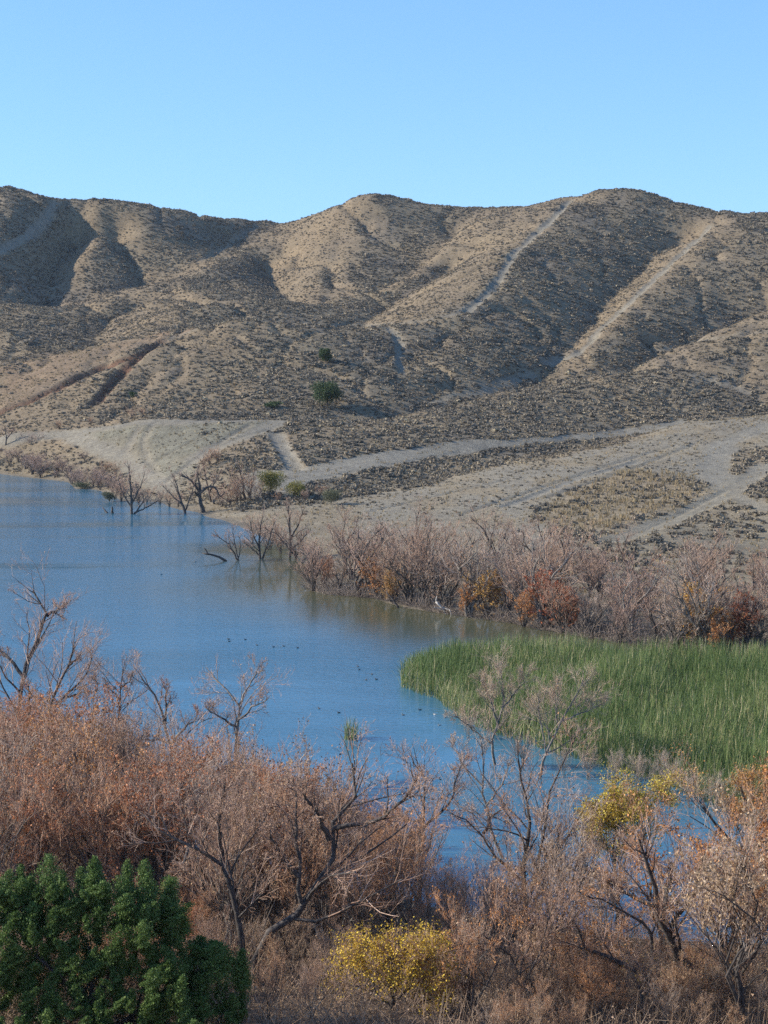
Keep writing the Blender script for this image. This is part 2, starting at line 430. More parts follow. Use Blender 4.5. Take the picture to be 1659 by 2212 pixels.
def b_ground(nt, bs, N, L):
    a = N('ShaderNodeAttribute', attribute_name='col')
    tc = N('ShaderNodeNewGeometry')
    n1 = N('ShaderNodeTexNoise', i_Scale=0.9, i_Detail=5.0, i_Roughness=0.7)
    n2 = N('ShaderNodeTexNoise', i_Scale=3.5, i_Detail=3.0)
    L(tc.outputs['Position'], n1.inputs['Vector']); L(tc.outputs['Position'], n2.inputs['Vector'])
    r = ramp(N, [(0.3, (0.62, 0.6, 0.6)), (0.7, (1.3, 1.28, 1.22))]); L(n1.outputs[0], r.inputs[0])
    m = N('ShaderNodeMix', data_type='RGBA', blend_type='MULTIPLY', i_0=1.0)
    L(a.outputs['Color'], m.inputs[6]); L(r.outputs[0], m.inputs[7]); L(m.outputs[2], bs.inputs['Base Color'])
    bs.inputs['Roughness'].default_value = 0.95; bs.inputs['Specular IOR Level'].default_value = 0.1
    bp = N('ShaderNodeBump', i_Strength=0.9, i_Distance=0.25); L(n2.outputs[0], bp.inputs['Height']); L(bp.outputs[0], bs.inputs['Normal'])
M_ground = material('ground', b_ground)

nr, nc = shp
idx = np.arange(nr * nc).reshape(nr, nc)
Q = np.stack([idx[:-1, :-1], idx[:-1, 1:], idx[1:, 1:], idx[1:, :-1]], -1).reshape(-1, 4)
V = np.stack([GX, GY, GZ], -1).reshape(-1, 3)
qc = lambda a: (a[:-1, :-1] + a[1:, 1:] + a[:-1, 1:] + a[1:, :-1]).reshape(-1) / 4
fy, fz = qc(GY), qc(GZ); froad = qc(road.astype(float)) > .5; ftr = (qc(tr) > .45) & ~froad
nearm = fy < 140
def sub(name, m, **k):
    q = Q[m]; used, inv = np.unique(q, return_inverse=True)
    o = link(name, mesh_from(name, V[used], inv.reshape(-1, 4), M_ground, {'col': c.reshape(-1, 3)[used]}, True))
    return tag(o, kind='structure', **k)
sub('hills', ~froad & ~ftr & ~nearm); sub('dirt_road', froad & ~nearm); sub('dirt_path', ftr & ~nearm); sub('bank', nearm)

# ------------------------------------------------------------------ water
def b_water(nt, bs, N, L):
    ca = N('ShaderNodeAttribute', attribute_name='calm')
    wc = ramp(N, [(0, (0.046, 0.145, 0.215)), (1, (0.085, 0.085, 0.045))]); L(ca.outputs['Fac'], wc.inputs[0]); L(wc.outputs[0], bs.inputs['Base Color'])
    bs.inputs['Roughness'].default_value = 0.06; bs.inputs['IOR'].default_value = 1.33
    g = N('ShaderNodeNewGeometry')
    n1 = N('ShaderNodeTexNoise', i_Scale=1.1, i_Detail=4.0, i_Roughness=0.65)
    mp = N('ShaderNodeMapping'); mp.inputs['Scale'].default_value = (0.7, 1.5, 1); mp.inputs['Rotation'].default_value = (0, 0, .25)
    L(g.outputs['Position'], mp.inputs['Vector']); L(mp.outputs[0], n1.inputs['Vector'])
    n3 = N('ShaderNodeTexNoise', i_Scale=0.03, i_Detail=4.0); mp3 = N('ShaderNodeMapping'); mp3.inputs['Scale'].default_value = (.45, 1.9, 1); mp3.inputs['Rotation'].default_value = (0, 0, .12); L(g.outputs['Position'], mp3.inputs['Vector']); L(mp3.outputs[0], n3.inputs['Vector'])
    r3 = N('ShaderNodeMapRange', i_1=0.35, i_2=0.65, i_3=0.06, i_4=0.42); L(n3.outputs[0], r3.inputs[0])
    bp = N('ShaderNodeBump', i_Distance=0.3); L(n1.outputs[0], bp.inputs['Height']); k1 = N('ShaderNodeMapRange', i_1=0.0, i_2=1.0, i_3=1.0, i_4=0.12); L(ca.outputs['Fac'], k1.inputs[0])
    k2 = N('ShaderNodeMath', operation='MULTIPLY'); L(r3.outputs[0], k2.inputs[0]); L(k1.outputs[0], k2.inputs[1]); L(k2.outputs[0], bp.inputs['Strength'])
    L(bp.outputs[0], bs.inputs['Normal'])
M_water = material('lake_water', b_water)
wx = np.linspace(-420, 140, 141); wy = np.linspace(70, 640, 143)
a, b = np.meshgrid(wx, wy); i2 = np.arange(143 * 141).reshape(143, 141)
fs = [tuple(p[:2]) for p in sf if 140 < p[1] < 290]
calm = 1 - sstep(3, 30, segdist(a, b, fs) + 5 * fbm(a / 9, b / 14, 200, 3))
tag(link('lake_water', mesh_from('lake_water', np.stack([a, b, a * 0], -1).reshape(-1, 3),
    np.stack([i2[:-1, :-1], i2[:-1, 1:], i2[1:, 1:], i2[1:, :-1]], -1).reshape(-1, 4), M_water, {'calm': calm.ravel()})), kind='structure')

# ------------------------------------------------------------------ scrub on the hills
def bush_tpl(k, nq=22, seed=0, sz=1.0):
    """a low dome of small leaf-clump faces, unit radius"""
    r = np.random.default_rng(seed + k)
    d = r.normal(size=(nq, 3)); d[:, 2] = np.abs(d[:, 2]) * 0.8 + 0.1
    d /= np.linalg.norm(d, axis=1)[:, None]
    cen = d * (r.uniform(.35, 1.0, nq)[:, None]) * np.array([1, 1, .85])
    a = r.normal(size=(nq, 3)); a /= np.linalg.norm(a, axis=1)[:, None]
    b = np.cross(a, d + r.normal(size=(nq, 3)) * .4); b /= np.linalg.norm(b, axis=1)[:, None]
    s = r.uniform(.22, .42, nq)[:, None] * sz
    q = np.stack([cen - a * s - b * s * .6, cen + a * s * .9 - b * s * .5, cen + a * s * .6 + b * s * .8, cen - a * s * .8 + b * s * .6], 1)
    q[..., 2] = np.maximum(q[..., 2], -0.05)
    return q.reshape(-1, 3)
M_scrub = leaf_mat('scrub', [(0, (.10, .092, .074)), (.4, (.185, .155, .118)), (.75, (.28, .23, .16)), (1, (.42, .345, .22))], .9, .1)
N0 = 170000
yy = np.sqrt(rng.uniform(235 ** 2, 960 ** 2, N0)); uu = rng.uniform(-.30, .30, N0); xx = uu * yy
def samp(Fld, x, y):
    j = np.clip(np.searchsorted(ys, y), 0, nr - 1); i = np.clip(np.searchsorted(us, x / np.maximum(y, 60)), 0, nc - 1)
    return Fld[j, i]
dens = 0.80 - 0.34 * west - 0.35 * rust
dens = dens * (0.65 + 0.9 * sstep(-.35, .35, fbm(GX / 16, GY / 16, 81, 3) + .35 * np.exp(-np.abs(fbm(GX / 60 + .3 * GY / 60, GY / 75, 13, 3)) / .08)))
dens = dens * (1 - np.clip(tr * 1.6 + road, 0, 1)) * (1 - .7 * bare) * (1 - .75 * grassy)
dens = np.where(GZ < 0.8, 0, dens)
dens = np.where(PY > 1100, dens * .35, dens)
keep = rng.uniform(size=N0) < samp(dens, xx, yy)
xx, yy = xx[keep], yy[keep]; zz = hgt(xx, yy)
rad = (rng.gamma(4, .088, len(xx)) + .22) * np.where(samp(bare, xx, yy) > .4, .5, 1)
rad *= np.where(samp(west, xx, yy) > .6, .75, 1.0)
tint = np.clip(rng.normal(.42, .2, len(xx)) + .25 * samp(nz, xx, yy), 0, 1)
bpx, bpy_ = proj(np.stack([xx, yy, zz], -1))
inview = (bpx > 0) & (bpx < 1659) & (bpy_ < 1240)
order = np.argsort(-(rad / yy) * inview)
single = np.zeros(len(xx), bool); single[order[:240]] = True
tpls = np.stack([bush_tpl(k) for k in range(8)])
o_ = np.where(~single)[0]; kk = rng.integers(0, 8, len(o_)); ang = rng.uniform(0, 6.283, len(o_))
T = tpls[kk].copy()
ca, sa = np.cos(ang)[:, None], np.sin(ang)[:, None]
T = np.stack([T[..., 0] * ca - T[..., 1] * sa, T[..., 0] * sa + T[..., 1] * ca, T[..., 2]], -1) * rad[o_][:, None, None]
T += np.stack([xx, yy, zz], -1)[o_][:, None]
nv = T.shape[1]
rv = np.repeat(np.clip(tint[o_][:, None] + rng.normal(0, .13, (len(o_), nv // 4)), 0, 1), 4, axis=1)
tag(link('scrub', mesh_from('scrub', T.reshape(-1, 3), np.arange(len(o_) * nv).reshape(-1, 4), M_scrub, {'rnd': rv.ravel()})), kind='stuff')
print('scrub', len(o_))
# ------------------------------------------------------------------ branches
def nrm(a): return a / np.maximum(np.linalg.norm(a, axis=-1, keepdims=True), 1e-9)

def tubes(P, R, S, r):
    """one tapered tube for each row of P (m,k,3); R (m,k)"""
    m, k = R.shape
    T = nrm(np.gradient(P, axis=1))
    a = nrm(np.cross(T, nrm(r.normal(size=(m, 1, 3)) + 1e-6)))
    b = np.cross(T, a)
    th = np.arange(S) / S * 2 * math.pi
    ring = P[:, :, None] + R[:, :, None, None] * (np.cos(th)[None, None, :, None] * a[:, :, None] + np.sin(th)[None, None, :, None] * b[:, :, None])
    i = np.arange(m * k * S).reshape(m, k, S); j = np.roll(i, -1, 2)
    q = np.stack([i[:, :-1], j[:, :-1], j[:, 1:], i[:, 1:]], -1).reshape(-1, 4)
    rv = np.repeat(r.uniform(0, 1, m), k * S)
    return ring.reshape(-1, 3), q, rv

def at_t(P, t):
    k = P.shape[1]; f = t * (k - 1); i = np.minimum(f.astype(int), k - 2); f = f - i
    m = np.arange(len(P))[:, None]
    return P[m, i] * (1 - f[..., None]) + P[m, i + 1] * f[..., None], nrm(P[m, i + 1] - P[m, i]), i, f

def grow(P, R, n, ratio, ang, K, r, t0=.25, up=.15, wig=.18, rr=.55, tip=.4, rmin=0):
    m = len(P)
    L = np.linalg.norm(np.diff(P, axis=1), axis=-1).sum(1)
    t = t0 + (1 - t0) * (np.arange(n)[None] + r.uniform(0, 1, (m, n))) / n
    t = np.minimum(t, .995)
    p, T, i, f = at_t(P, t)
    mi = np.arange(m)[:, None]
    rad = (R[mi, i] * (1 - f) + R[mi, i + 1] * f) * rr * r.uniform(.75, 1.1, (m, n))
    rad = np.maximum(rad, rmin)
    per = nrm(np.cross(T, r.normal(size=T.shape)))
    an = np.radians(r.normal(ang, ang * .28, (m, n)))[..., None]
    d = nrm(np.cos(an) * T + np.sin(an) * per + np.array([0, 0, up]))
    ln = (L[:, None] * ratio * (1.15 - .6 * t) * r.uniform(.6, 1.3, (m, n)))
    p = p.reshape(-1, 3); d = d.reshape(-1, 3); ln = ln.reshape(-1); rad = rad.reshape(-1)
    out = [p]
    for _ in range(K - 1):
        d = nrm(d + r.normal(size=d.shape) * wig + np.array([0, 0, up * .35]))
        out.append(out[-1] + d * (ln / (K - 1))[:, None])
    return np.stack(out, 1), rad[:, None] * np.linspace(1, tip, K)[None]

def resample(pts, K):
    pts = np.asarray(pts, float); s = np.concatenate([[0], np.cumsum(np.linalg.norm(np.diff(pts, axis=0), axis=1))])
    q = np.linspace(0, s[-1], K)
    return np.stack([np.interp(q, s, pts[:, i]) for i in range(pts.shape[1])], 1)

def join(parts):
    V, Q, A, o = [], [], [], 0
    for v, q, a in parts:
        V.append(v); Q.append(q + o); A.append(a); o += len(v)
    return np.concatenate(V), np.concatenate(Q), np.concatenate(A)

def leaf_quads(P, size, r, droop=.3):
    n = len(P)
    a = nrm(r.normal(size=(n, 3)) + np.array([0, 0, -droop])); b = nrm(np.cross(a, r.normal(size=(n, 3))))
    s = (size * r.uniform(.55, 1.3, n))[:, None]
    q = np.stack([P, P + a * s * .5 + b * s * .32, P + a * s, P + a * s * .5 - b * s * .32], 1)
    rv = np.repeat(r.uniform(0, 1, n), 4)
    return q.reshape(-1, 3), np.arange(4 * n).reshape(-1, 4), rv

def b_bark(dark):
    def f(nt, bs, N, L):
        a = N('ShaderNodeAttribute', attribute_name='rnd')
        g = N('ShaderNodeTexCoord'); n = N('ShaderNodeTexNoise', i_Scale=6.0, i_Detail=4.0); L(g.outputs['Object'], n.inputs['Vector'])
        r = ramp(N, dark); L(n.outputs[0], r.inputs[0]); L(r.outputs[0], bs.inputs['Base Color'])
        bs.inputs['Roughness'].default_value = .9
        bp = N('ShaderNodeBump', i_Strength=.7, i_Distance=.05); L(n.outputs[0], bp.inputs['Height']); L(bp.outputs[0], bs.inputs['Normal'])
    return f
M_bark = material('dark_bark', b_bark([(.3, (.035, .03, .027)), (.55, (.075, .062, .054)), (.75, (.15, .13, .11))]))
M_grey = material('grey_bark', b_bark([(.3, (.10, .085, .07)), (.55, (.19, .165, .14)), (.75, (.33, .295, .25))]))
M_dead = material('bleached_wood', b_bark([(.3, (.38, .34, .29)), (.6, (.55, .51, .45)), (.8, (.68, .64, .58))]))
M_twig = leaf_mat('brown_twigs', [(0, (.19, .14, .11)), (.4, (.41, .31, .25)), (.75, (.56, .45, .36)), (1, (.70, .60, .50))], .8, 0, True)
M_leaf = leaf_mat('autumn_leaves', [(0, (.28, .28, .28)), (.35, (.6, .55, .5)), (.8, (1, 1, 1)), (1, (1.3, 1.4, 1.5))], .7, .3, True)

def wood_tree(stems, radii, r, n=(7, 6, 5), ratio=(.5, .5, .5), ang=(42, 40, 38), leaves=800, leaf=.10, up=.18, K0=9, tw=.010, droop=.3, jit=.05, t0=.3):
    """stems: list of point lists (local, metres). Returns meshes trunk, twigs, leaves (leaves may be None)"""
    P0 = np.stack([resample(s, K0) for s in stems]); P0[:, 1:] += r.normal(size=P0[:, 1:].shape) * .05
    R0 = np.stack([np.linspace(a, b, K0) for a, b in radii])
    P1, R1 = grow(P0, R0, n[0], ratio[0], ang[0], 6, r, t0, up, .16, .5, .4, tw * 1.3)
    P2, R2 = grow(P1, R1, n[1], ratio[1], ang[1], 5, r, .2, up, .17, .55, .5, tw)
    P3, R3 = grow(P2, R2, n[2], ratio[2], ang[2], 4, r, .15, up, .2, .6, .5, tw * .8)
    # continue each stem in thin shoots so no limb ends bluntly
    Pe, Re = grow(P0, R0, 3, .28, 22, 5, r, .9, up, .15, .8, .35, tw)
    Pf, Rf = grow(Pe, Re, 5, .5, 34, 4, r, .2, up, .18, .6, .5, tw * .8)
    tr_ = join([tubes(P0, R0, 7, r), tubes(P1, R1, 5, r), tubes(Pe, Re, 4, r)])
    tws = [tubes(P2, R2, 3, r), tubes(P3, R3, 3, r), tubes(Pf, Rf, 3, r)]
    if len(n) > 3:
        P4, R4 = grow(P3, R3, n[3], .55, 36, 3, r, .15, up, .2, .7, .6, tw * .7)
        tws.append(tubes(P4, R4, 3, r)); P3 = np.concatenate([P3[:, [0, 1, 3]], P4])
    tw_ = join(tws)
    lf = None
    if leaves:
        i = r.integers(0, len(P3), leaves); j = r.integers(1, P3.shape[1], leaves)
        lf = leaf_quads(P3[i, j] + r.normal(size=(leaves, 3)) * jit, leaf, r, droop)
    return tr_, tw_, lf

def to_mesh(nm, g, mat): return mesh_from(nm, g[0], g[1], mat, {'rnd': g[2]})

def plant(name, meshes, loc, rz, sc, label, cat, group=None, leafcol=None, twigcol=None):
    root = link(name, None, None, loc, rz, sc); root.empty_display_size = .3
    tag(root, label, cat, group)
    for nm, me, colr in (('trunk', meshes[0], None), ('twigs', meshes[1], twigcol), ('leaves', meshes[2], leafcol)):
        if me is None: continue
        o = link(nm, me, root)
        if colr is not None: o.color = (*colr, 1)
    return root

# leaf and twig colours
RUST_, RED_, TAN_, GOLD_, BROWN_, ORNG_, OLIVE_ = (.54, .22, .10), (.50, .17, .10), (.56, .39, .23), (.68, .48, .09), (.43, .28, .18), (.66, .31, .11), (.28, .26, .10)
MAUVE, GREYT, WARM = (1.02, .86, .77), (1.05, 1.0, .94), (1.18, .88, .66)

def proto(seed, H, stems, spread, rad, n, leaves, leaf, bark, tw, lean=.25, **k):
    r = np.random.default_rng(seed); S, Rr = [], []
    for s in range(stems):
        a = r.uniform(0, 6.28); h = H * r.uniform(.7, 1.0) * (.78 if s else .85); ln = spread * r.uniform(.3, 1) * h
        p = [np.zeros(3) + np.array([math.cos(a), math.sin(a), 0]) * .25 * r.uniform(0, 1)]
        for q in (.2, .45, .7, 1.0):
            b = a + r.normal() * .45
            p.append(np.array([math.cos(b) * ln * q ** 1.2, math.sin(b) * ln * q ** 1.2, h * q]) + r.normal(size=3) * .05 * h * np.array([1, 1, .3]))
        p[0][2] = -.5
        S.append(p); Rr.append((rad * r.uniform(.6, 1.1), rad * .22))
    g = wood_tree(S, Rr, r, n=n, leaves=leaves, leaf=leaf, tw=tw, **k)
    return [to_mesh('trunk', g[0], bark), to_mesh('twigs', g[1], M_twig), to_mesh('leaves', g[2], M_leaf) if g[2] else None]

NEAR = [proto(101 + i, 7.5, [4, 5, 3, 6, 4, 5, 3, 6][i], [.38, .5, .35, .55, .45, .4, .6, .5][i], .085, (8, 5, 5, 2), [900, 400, 1800, 500, 3800, 250, 1100, 5200][i], .11,
              [M_bark, M_grey, M_bark, M_grey, M_bark, M_grey, M_bark, M_bark][i], .0085, up=.28, ratio=(.5, .55, .6)) for i in range(8)]
FAR = [proto(201 + i, 8.0, [4, 6, 5, 3, 7, 6][i], [.45, .65, .55, .4, .8, .6][i], .16, (8, 6, 4), [120, 60, 260, 30, 160, 3600][i], [.13, .13, .13, .13, .13, .22][i], [M_bark, M_bark, M_grey, M_bark, M_bark, M_bark][i], .012, t0=.15) for i in range(6)]

def traced(name, d, stems, r0, label, cat='tree', leaves=0, leafcol=TAN_, twigcol=MAUVE, seed=0, n=(7, 6, 5, 3), bark=None, z0=None, depth=.35, leaf=.1, tw=.009, group=None, up=.15, **k):
    """stems read off the photograph in (px, py), given their distance and a spread in depth"""
    r = np.random.default_rng(900 + seed)
    b = stems[0][0]; base = PT(b[0], b[1], d)
    zg = float(max(hgt(base[0], base[1]), -.6)) if z0 is None else z0
    base = np.array([base[0], base[1], zg]); S, Rr = [], []
    H = max(PT(*p, d)[2] for s in stems for p in s) - zg
    first = None
    for i, s in enumerate(stems):
        w_ = np.stack([PT(p[0], p[1], d) for p in s]) - base
        h = np.linspace(0, 1, len(s)); drift = r.uniform(-1, 1) * depth * H * .6
        off = drift * h ** 1.2
        if i == 0:
            if w_[0, 2] > .3: w_ = np.concatenate([[[w_[0, 0], 0, -.5]], w_]); off = np.concatenate([[0], off])
            else: w_[0, 2] = -.5
            first = (w_, off)
        else:  # start where the first stem passes
            j = int(np.argmin(((first[0][:, [0, 2]] - w_[0, [0, 2]]) ** 2).sum(1))); off = off + first[1][j]
        dist = (d + off) / d
        w_[:, 1] += off
        # keep the reading true to its line of sight at the new depth
        P = w_ + base; P[:, 0] = (base[0] + w_[:, 0]) * dist; P[:, 2] = CAMH + (P[:, 2] - CAMH) * dist
        w_ = P - base
        S.append(w_); L = np.linalg.norm(np.diff(w_, axis=0), axis=1).sum()
        ra = r0 * 1.35 * (1 if i == 0 else .62 * r.uniform(.8, 1.1)); Rr.append((ra, ra * (.25 if i == 0 else .3)))
    kk = dict(ratio=(.42, .6, .6)); kk.update(k)
    g = wood_tree(S, Rr, r, n=n, leaves=leaves, leaf=leaf, tw=tw, up=up, **kk)
    ms = [to_mesh('trunk', g[0], bark or M_bark), to_mesh('twigs', g[1], M_twig), to_mesh('leaves', g[2], M_leaf) if g[2] else None]
    return plant(name, ms, base, 0, 1, label, cat, group, leafcol, twigcol)

# ------------------------------------------------------------------ near thicket: trees one can tell apart
traced('bare_tree', 124, [[(44,1700),(40,1504),(50,1461),(60,1424),(80,1389),(92,1354),(102,1316),(85,1291),(75,1276)], [(102,1330),(120,1317),(142,1304)], [(50,1461),(20,1424),(0,1404),(-30,1380)], [(62,1480),(63,1540)][::-1]], .17,
       'tallest dark bare tree with a forked top, leaning over the lake at the left edge', seed=1, leaves=250, leafcol=RED_, n=(9,7,5,3))
traced('bare_tree', 121, [[(95,1700),(108,1524),(125,1484),(142,1449),(155,1424),(160,1396)], [(110,1535),(135,1509),(165,1479),(190,1454),(198,1415)], [(143,1445),(158,1430),(172,1417)], [(135,1509),(170,1500),(203,1490)]], .13,
       'dark bare tree of several slanting limbs beside the tallest leaning tree', seed=2, leaves=150, n=(9,7,5,3))
traced('bare_tree', 120, [[(257,1720),(256,1589),(257,1519),(262,1446)], [(257,1509),(243,1495),(228,1480)], [(260,1489),(275,1475),(287,1462)], [(190,1600),(205,1504),(215,1479),(200,1462)]], .09,
       'slim upright bare tree with a feathery top, next to the slanting limbed tree', seed=3, leaves=150, n=(9,7,5,3))
traced('bare_tree', 116, [[(372,1740),(370,1614),(357,1569),(345,1519),(330,1494),(308,1466)], [(368,1609),(395,1579),(420,1554),(428,1538)], [(357,1564),(360,1509),(356,1482)], [(370,1610),(345,1597),(300,1600)]], .13,
       'bare grey tree forking low into a wide V with one level side limb', seed=4, leaves=300, leafcol=RED_, bark=M_grey)
traced('bare_tree', 115, [[(505,1760),(510,1609),(515,1539),(515,1519),(500,1494),(475,1479),(462,1460)], [(515,1524),(530,1494),(545,1469),(560,1440)], [(510,1569),(480,1549),(450,1534)], [(512,1560),(545,1530),(580,1510)]], .12,
       'pale bare tree with a rounded fan of fine twigs standing out against the lake', seed=5, leaves=350, leafcol=TAN_, bark=M_grey)
traced('bare_tree', 81, [[(555,2062),(565,2024),(615,1999),(650,1969),(665,1934),(700,1894),(720,1864),(715,1824),(712,1794),(720,1769),(765,1729),(765,1704),(758,1650)], [(720,1790),(780,1779),(825,1769),(870,1725),(900,1680)],
       [(650,1950),(645,1884),(642,1824),(637,1764),(637,1700)], [(645,1894),(610,1849),(583,1806)], [(712,1814),(685,1759),(655,1710)]], .165,
       'large bare tree with a thick dark trunk curving like a bow', seed=6, leaves=1600, leafcol=BROWN_, n=(9,7,5,3), up=.1)
traced('bare_tree', 82, [[(522,2010),(507,1934),(495,1894),(480,1864),(455,1846),(425,1834),(380,1809),(335,1788)], [(410,1832),(398,1855),(388,1890)], [(480,1864),(475,1800),(472,1750),(490,1700)]], .14,
       'bare tree whose dark trunk arches over toward the green evergreen', seed=7, leaves=1100, leafcol=BROWN_, n=(9,7,5,3))
traced('bare_tree', 98, [[(905,1960),(912,1880),(914,1756),(917,1721),(922,1681),(894,1648)], [(912,1790),(945,1765),(969,1743),(984,1696),(998,1655)], [(914,1772),(870,1775),(829,1766)]], .10,
       'thin bare tree beside the open blue water, right of the bow-shaped trunk', seed=8, leaves=250, leafcol=RED_, n=(9,7,5,3))
traced('bare_tree', 94, [[(1139,2060),(1139,1994),(1129,1904),(1134,1849),(1144,1774),(1130,1704),(1120,1640)], [(1145,1930),(1157,1889),(1174,1799),(1179,1749),(1189,1704),(1215,1640),(1245,1590)],
       [(1129,1904),(1079,1859),(1044,1804),(1019,1784),(983,1760)], [(1044,1800),(1059,1769),(1089,1740)], [(1150,1900),(1209,1834),(1246,1780)]], .13,
       'tall bare tree of several straight rising stems before the end of the open water', seed=9, leaves=900, leafcol=ORNG_, n=(9,7,5,2))
traced('bare_tree', 106, [[(1085,1860),(1060,1800),(1049,1736),(1042,1666),(1044,1606)], [(1044,1700),(1005,1655),(975,1605)], [(1050,1740),(1080,1700),(1100,1650)]], .09,
       'whitish bare tree with fine branches rising from the water in front of the reeds', seed=10, leaves=120, bark=M_grey, n=(9,7,5,3), twigcol=GREYT)
traced('bare_tree', 131, [[(1078,1690),(1064,1636),(1060,1606),(1079,1556),(1090,1506),(1080,1450)], [(1060,1606),(1025,1580),(985,1545)], [(1075,1570),(1060,1520),(1040,1470)], [(1085,1530),(1120,1490),(1140,1455)]], .095,
       'grey twisted bare tree before the reed bed, nearer the open water', seed=11, leaves=350, leafcol=TAN_, bark=M_grey, n=(11,8,6,3), tw=.008, twigcol=(1.05,.97,.85))
traced('bare_tree', 127, [[(1165,1700),(1174,1646),(1194,1596),(1210,1556),(1244,1506),(1262,1470)], [(1180,1630),(1170,1570),(1160,1500)], [(1205,1566),(1200,1520),(1205,1480)], [(1210,1560),(1260,1540),(1300,1520)]], .09,
       'pale bare tree leaning right in front of the green reed bed', seed=12, leaves=350, leafcol=TAN_, bark=M_grey, n=(11,8,6,3), tw=.008, twigcol=(1.05,.97,.85))
traced('bare_tree', 78, [[(1570,2170),(1535,2115),(1494,2089),(1449,2059),(1444,2034),(1424,1994),(1414,1954),(1414,1914),(1400,1874),(1382,1815)], [(1447,2019),(1469,1969),(1499,1924),(1534,1899),(1562,1855)],
       [(1414,1954),(1374,1944),(1344,1924),(1305,1898)], [(1430,2000),(1440,1930),(1450,1870)]], .17,
       'broad bare tree with a pale scarred fork, beside the small pool of deep blue water', seed=13, leaves=700, leafcol=TAN_, n=(9,7,5,3))
traced('bare_tree', 77, [[(1452,2160),(1404,2114),(1354,2089),(1289,2059),(1264,2044),(1249,2009),(1227,1970)], [(1410,2116),(1408,2060),(1400,1998),(1354,1969),(1309,1946),(1272,1938)]], .13,
       'low bare tree with long limbs slanting up to the left across the near thicket', seed=14, leaves=1300, leafcol=ORNG_, n=(9,7,5,3))
traced('autumn_tree', 89, [[(1770,2060),(1700,1900),(1659,1874),(1629,1864),(1599,1839),(1569,1809),(1539,1774),(1518,1745)], [(1690,1895),(1650,1830),(1620,1760),(1600,1700)], [(1700,1900),(1680,1800),(1665,1700)], [(1659,1876),(1625,1892),(1590,1898)]], .14,
       'orange leaved tree with bare dark lower limbs at the right edge below the reeds', 'tree', seed=15, leaves=8000, leafcol=(.66,.36,.11), n=(9,8,6,2), jit=.12)
traced('autumn_tree', 97, [[(1335,1960),(1330,1900),(1325,1840),(1330,1780)], [(1328,1860),(1300,1810),(1285,1765)], [(1328,1850),(1370,1800),(1400,1750),(1415,1730)], [(1330,1840),(1350,1780),(1360,1740)]], .11,
       'yellow leaved tree in front of the reed bed, the only bright yellow crown there', 'tree', seed=16, leaves=16000, leafcol=(.70,.54,.10), n=(9,8,6,2), leaf=.12, ratio=(.6,.6,.6), jit=.16)
traced('autumn_tree', 77, [[(850,2260),(848,2190),(852,2140),(846,2068)], [(849,2180),(812,2140),(785,2085)], [(849,2170),(890,2130),(922,2072)], [(850,2200),(900,2170),(940,2150)]], .09,
       'yellow leaved small tree at the bottom edge of the near thicket', 'tree', seed=17, leaves=12500, leafcol=(.86,.60,.09), n=(10,9,6,2), leaf=.10, ratio=(.8,.6,.6), jit=.2)

# ------------------------------------------------------------------ near thicket: the mass of willows and saplings
top_x = [-200, 0, 150, 300, 450, 600, 700, 800, 900, 960, 1000, 1070, 1130, 1200, 1300, 1400, 1500, 1659, 1850]
top_y = [1470, 1480, 1490, 1520, 1540, 1560, 1620, 1680, 1750, 1840, 1870, 1870, 1790, 1730, 1730, 1720, 1700, 1690, 1690]
def shore_near_y(x): return np.interp(x, sn[:, 0], sn[:, 1])
places = []
for k in range(6000):
    d = math.sqrt(rng.uniform(74 ** 2, 131 ** 2)); px = rng.uniform(-160, 1820); x = (px - CX) / F * d
    if d > shore_near_y(x) + 4: continue
    if px > 980 and 83 < d < 97 and rng.uniform() < .45: continue
    if px < 640 and 85 < d < 106 and rng.uniform() < .35: continue
    if 1495 < px < 1580 and d > 84: continue           # the small pool stays open
    if 930 < px < 1090 and d > 93: continue
    if all((x - a) ** 2 + (d - b) ** 2 > 1.75 ** 2 for a, b, *_ in places): places.append((x, d, px))
    if len(places) >= 225: break
wherel = lambda px: ('under the tallest tree' if px < 130 else 'behind the green evergreen' if px < 420 else 'around the bow-shaped trunk' if px < 780 else 'before the open blue water' if px < 1090
                     else 'below the bright yellow tree' if px < 1420 else 'around the small blue pool')
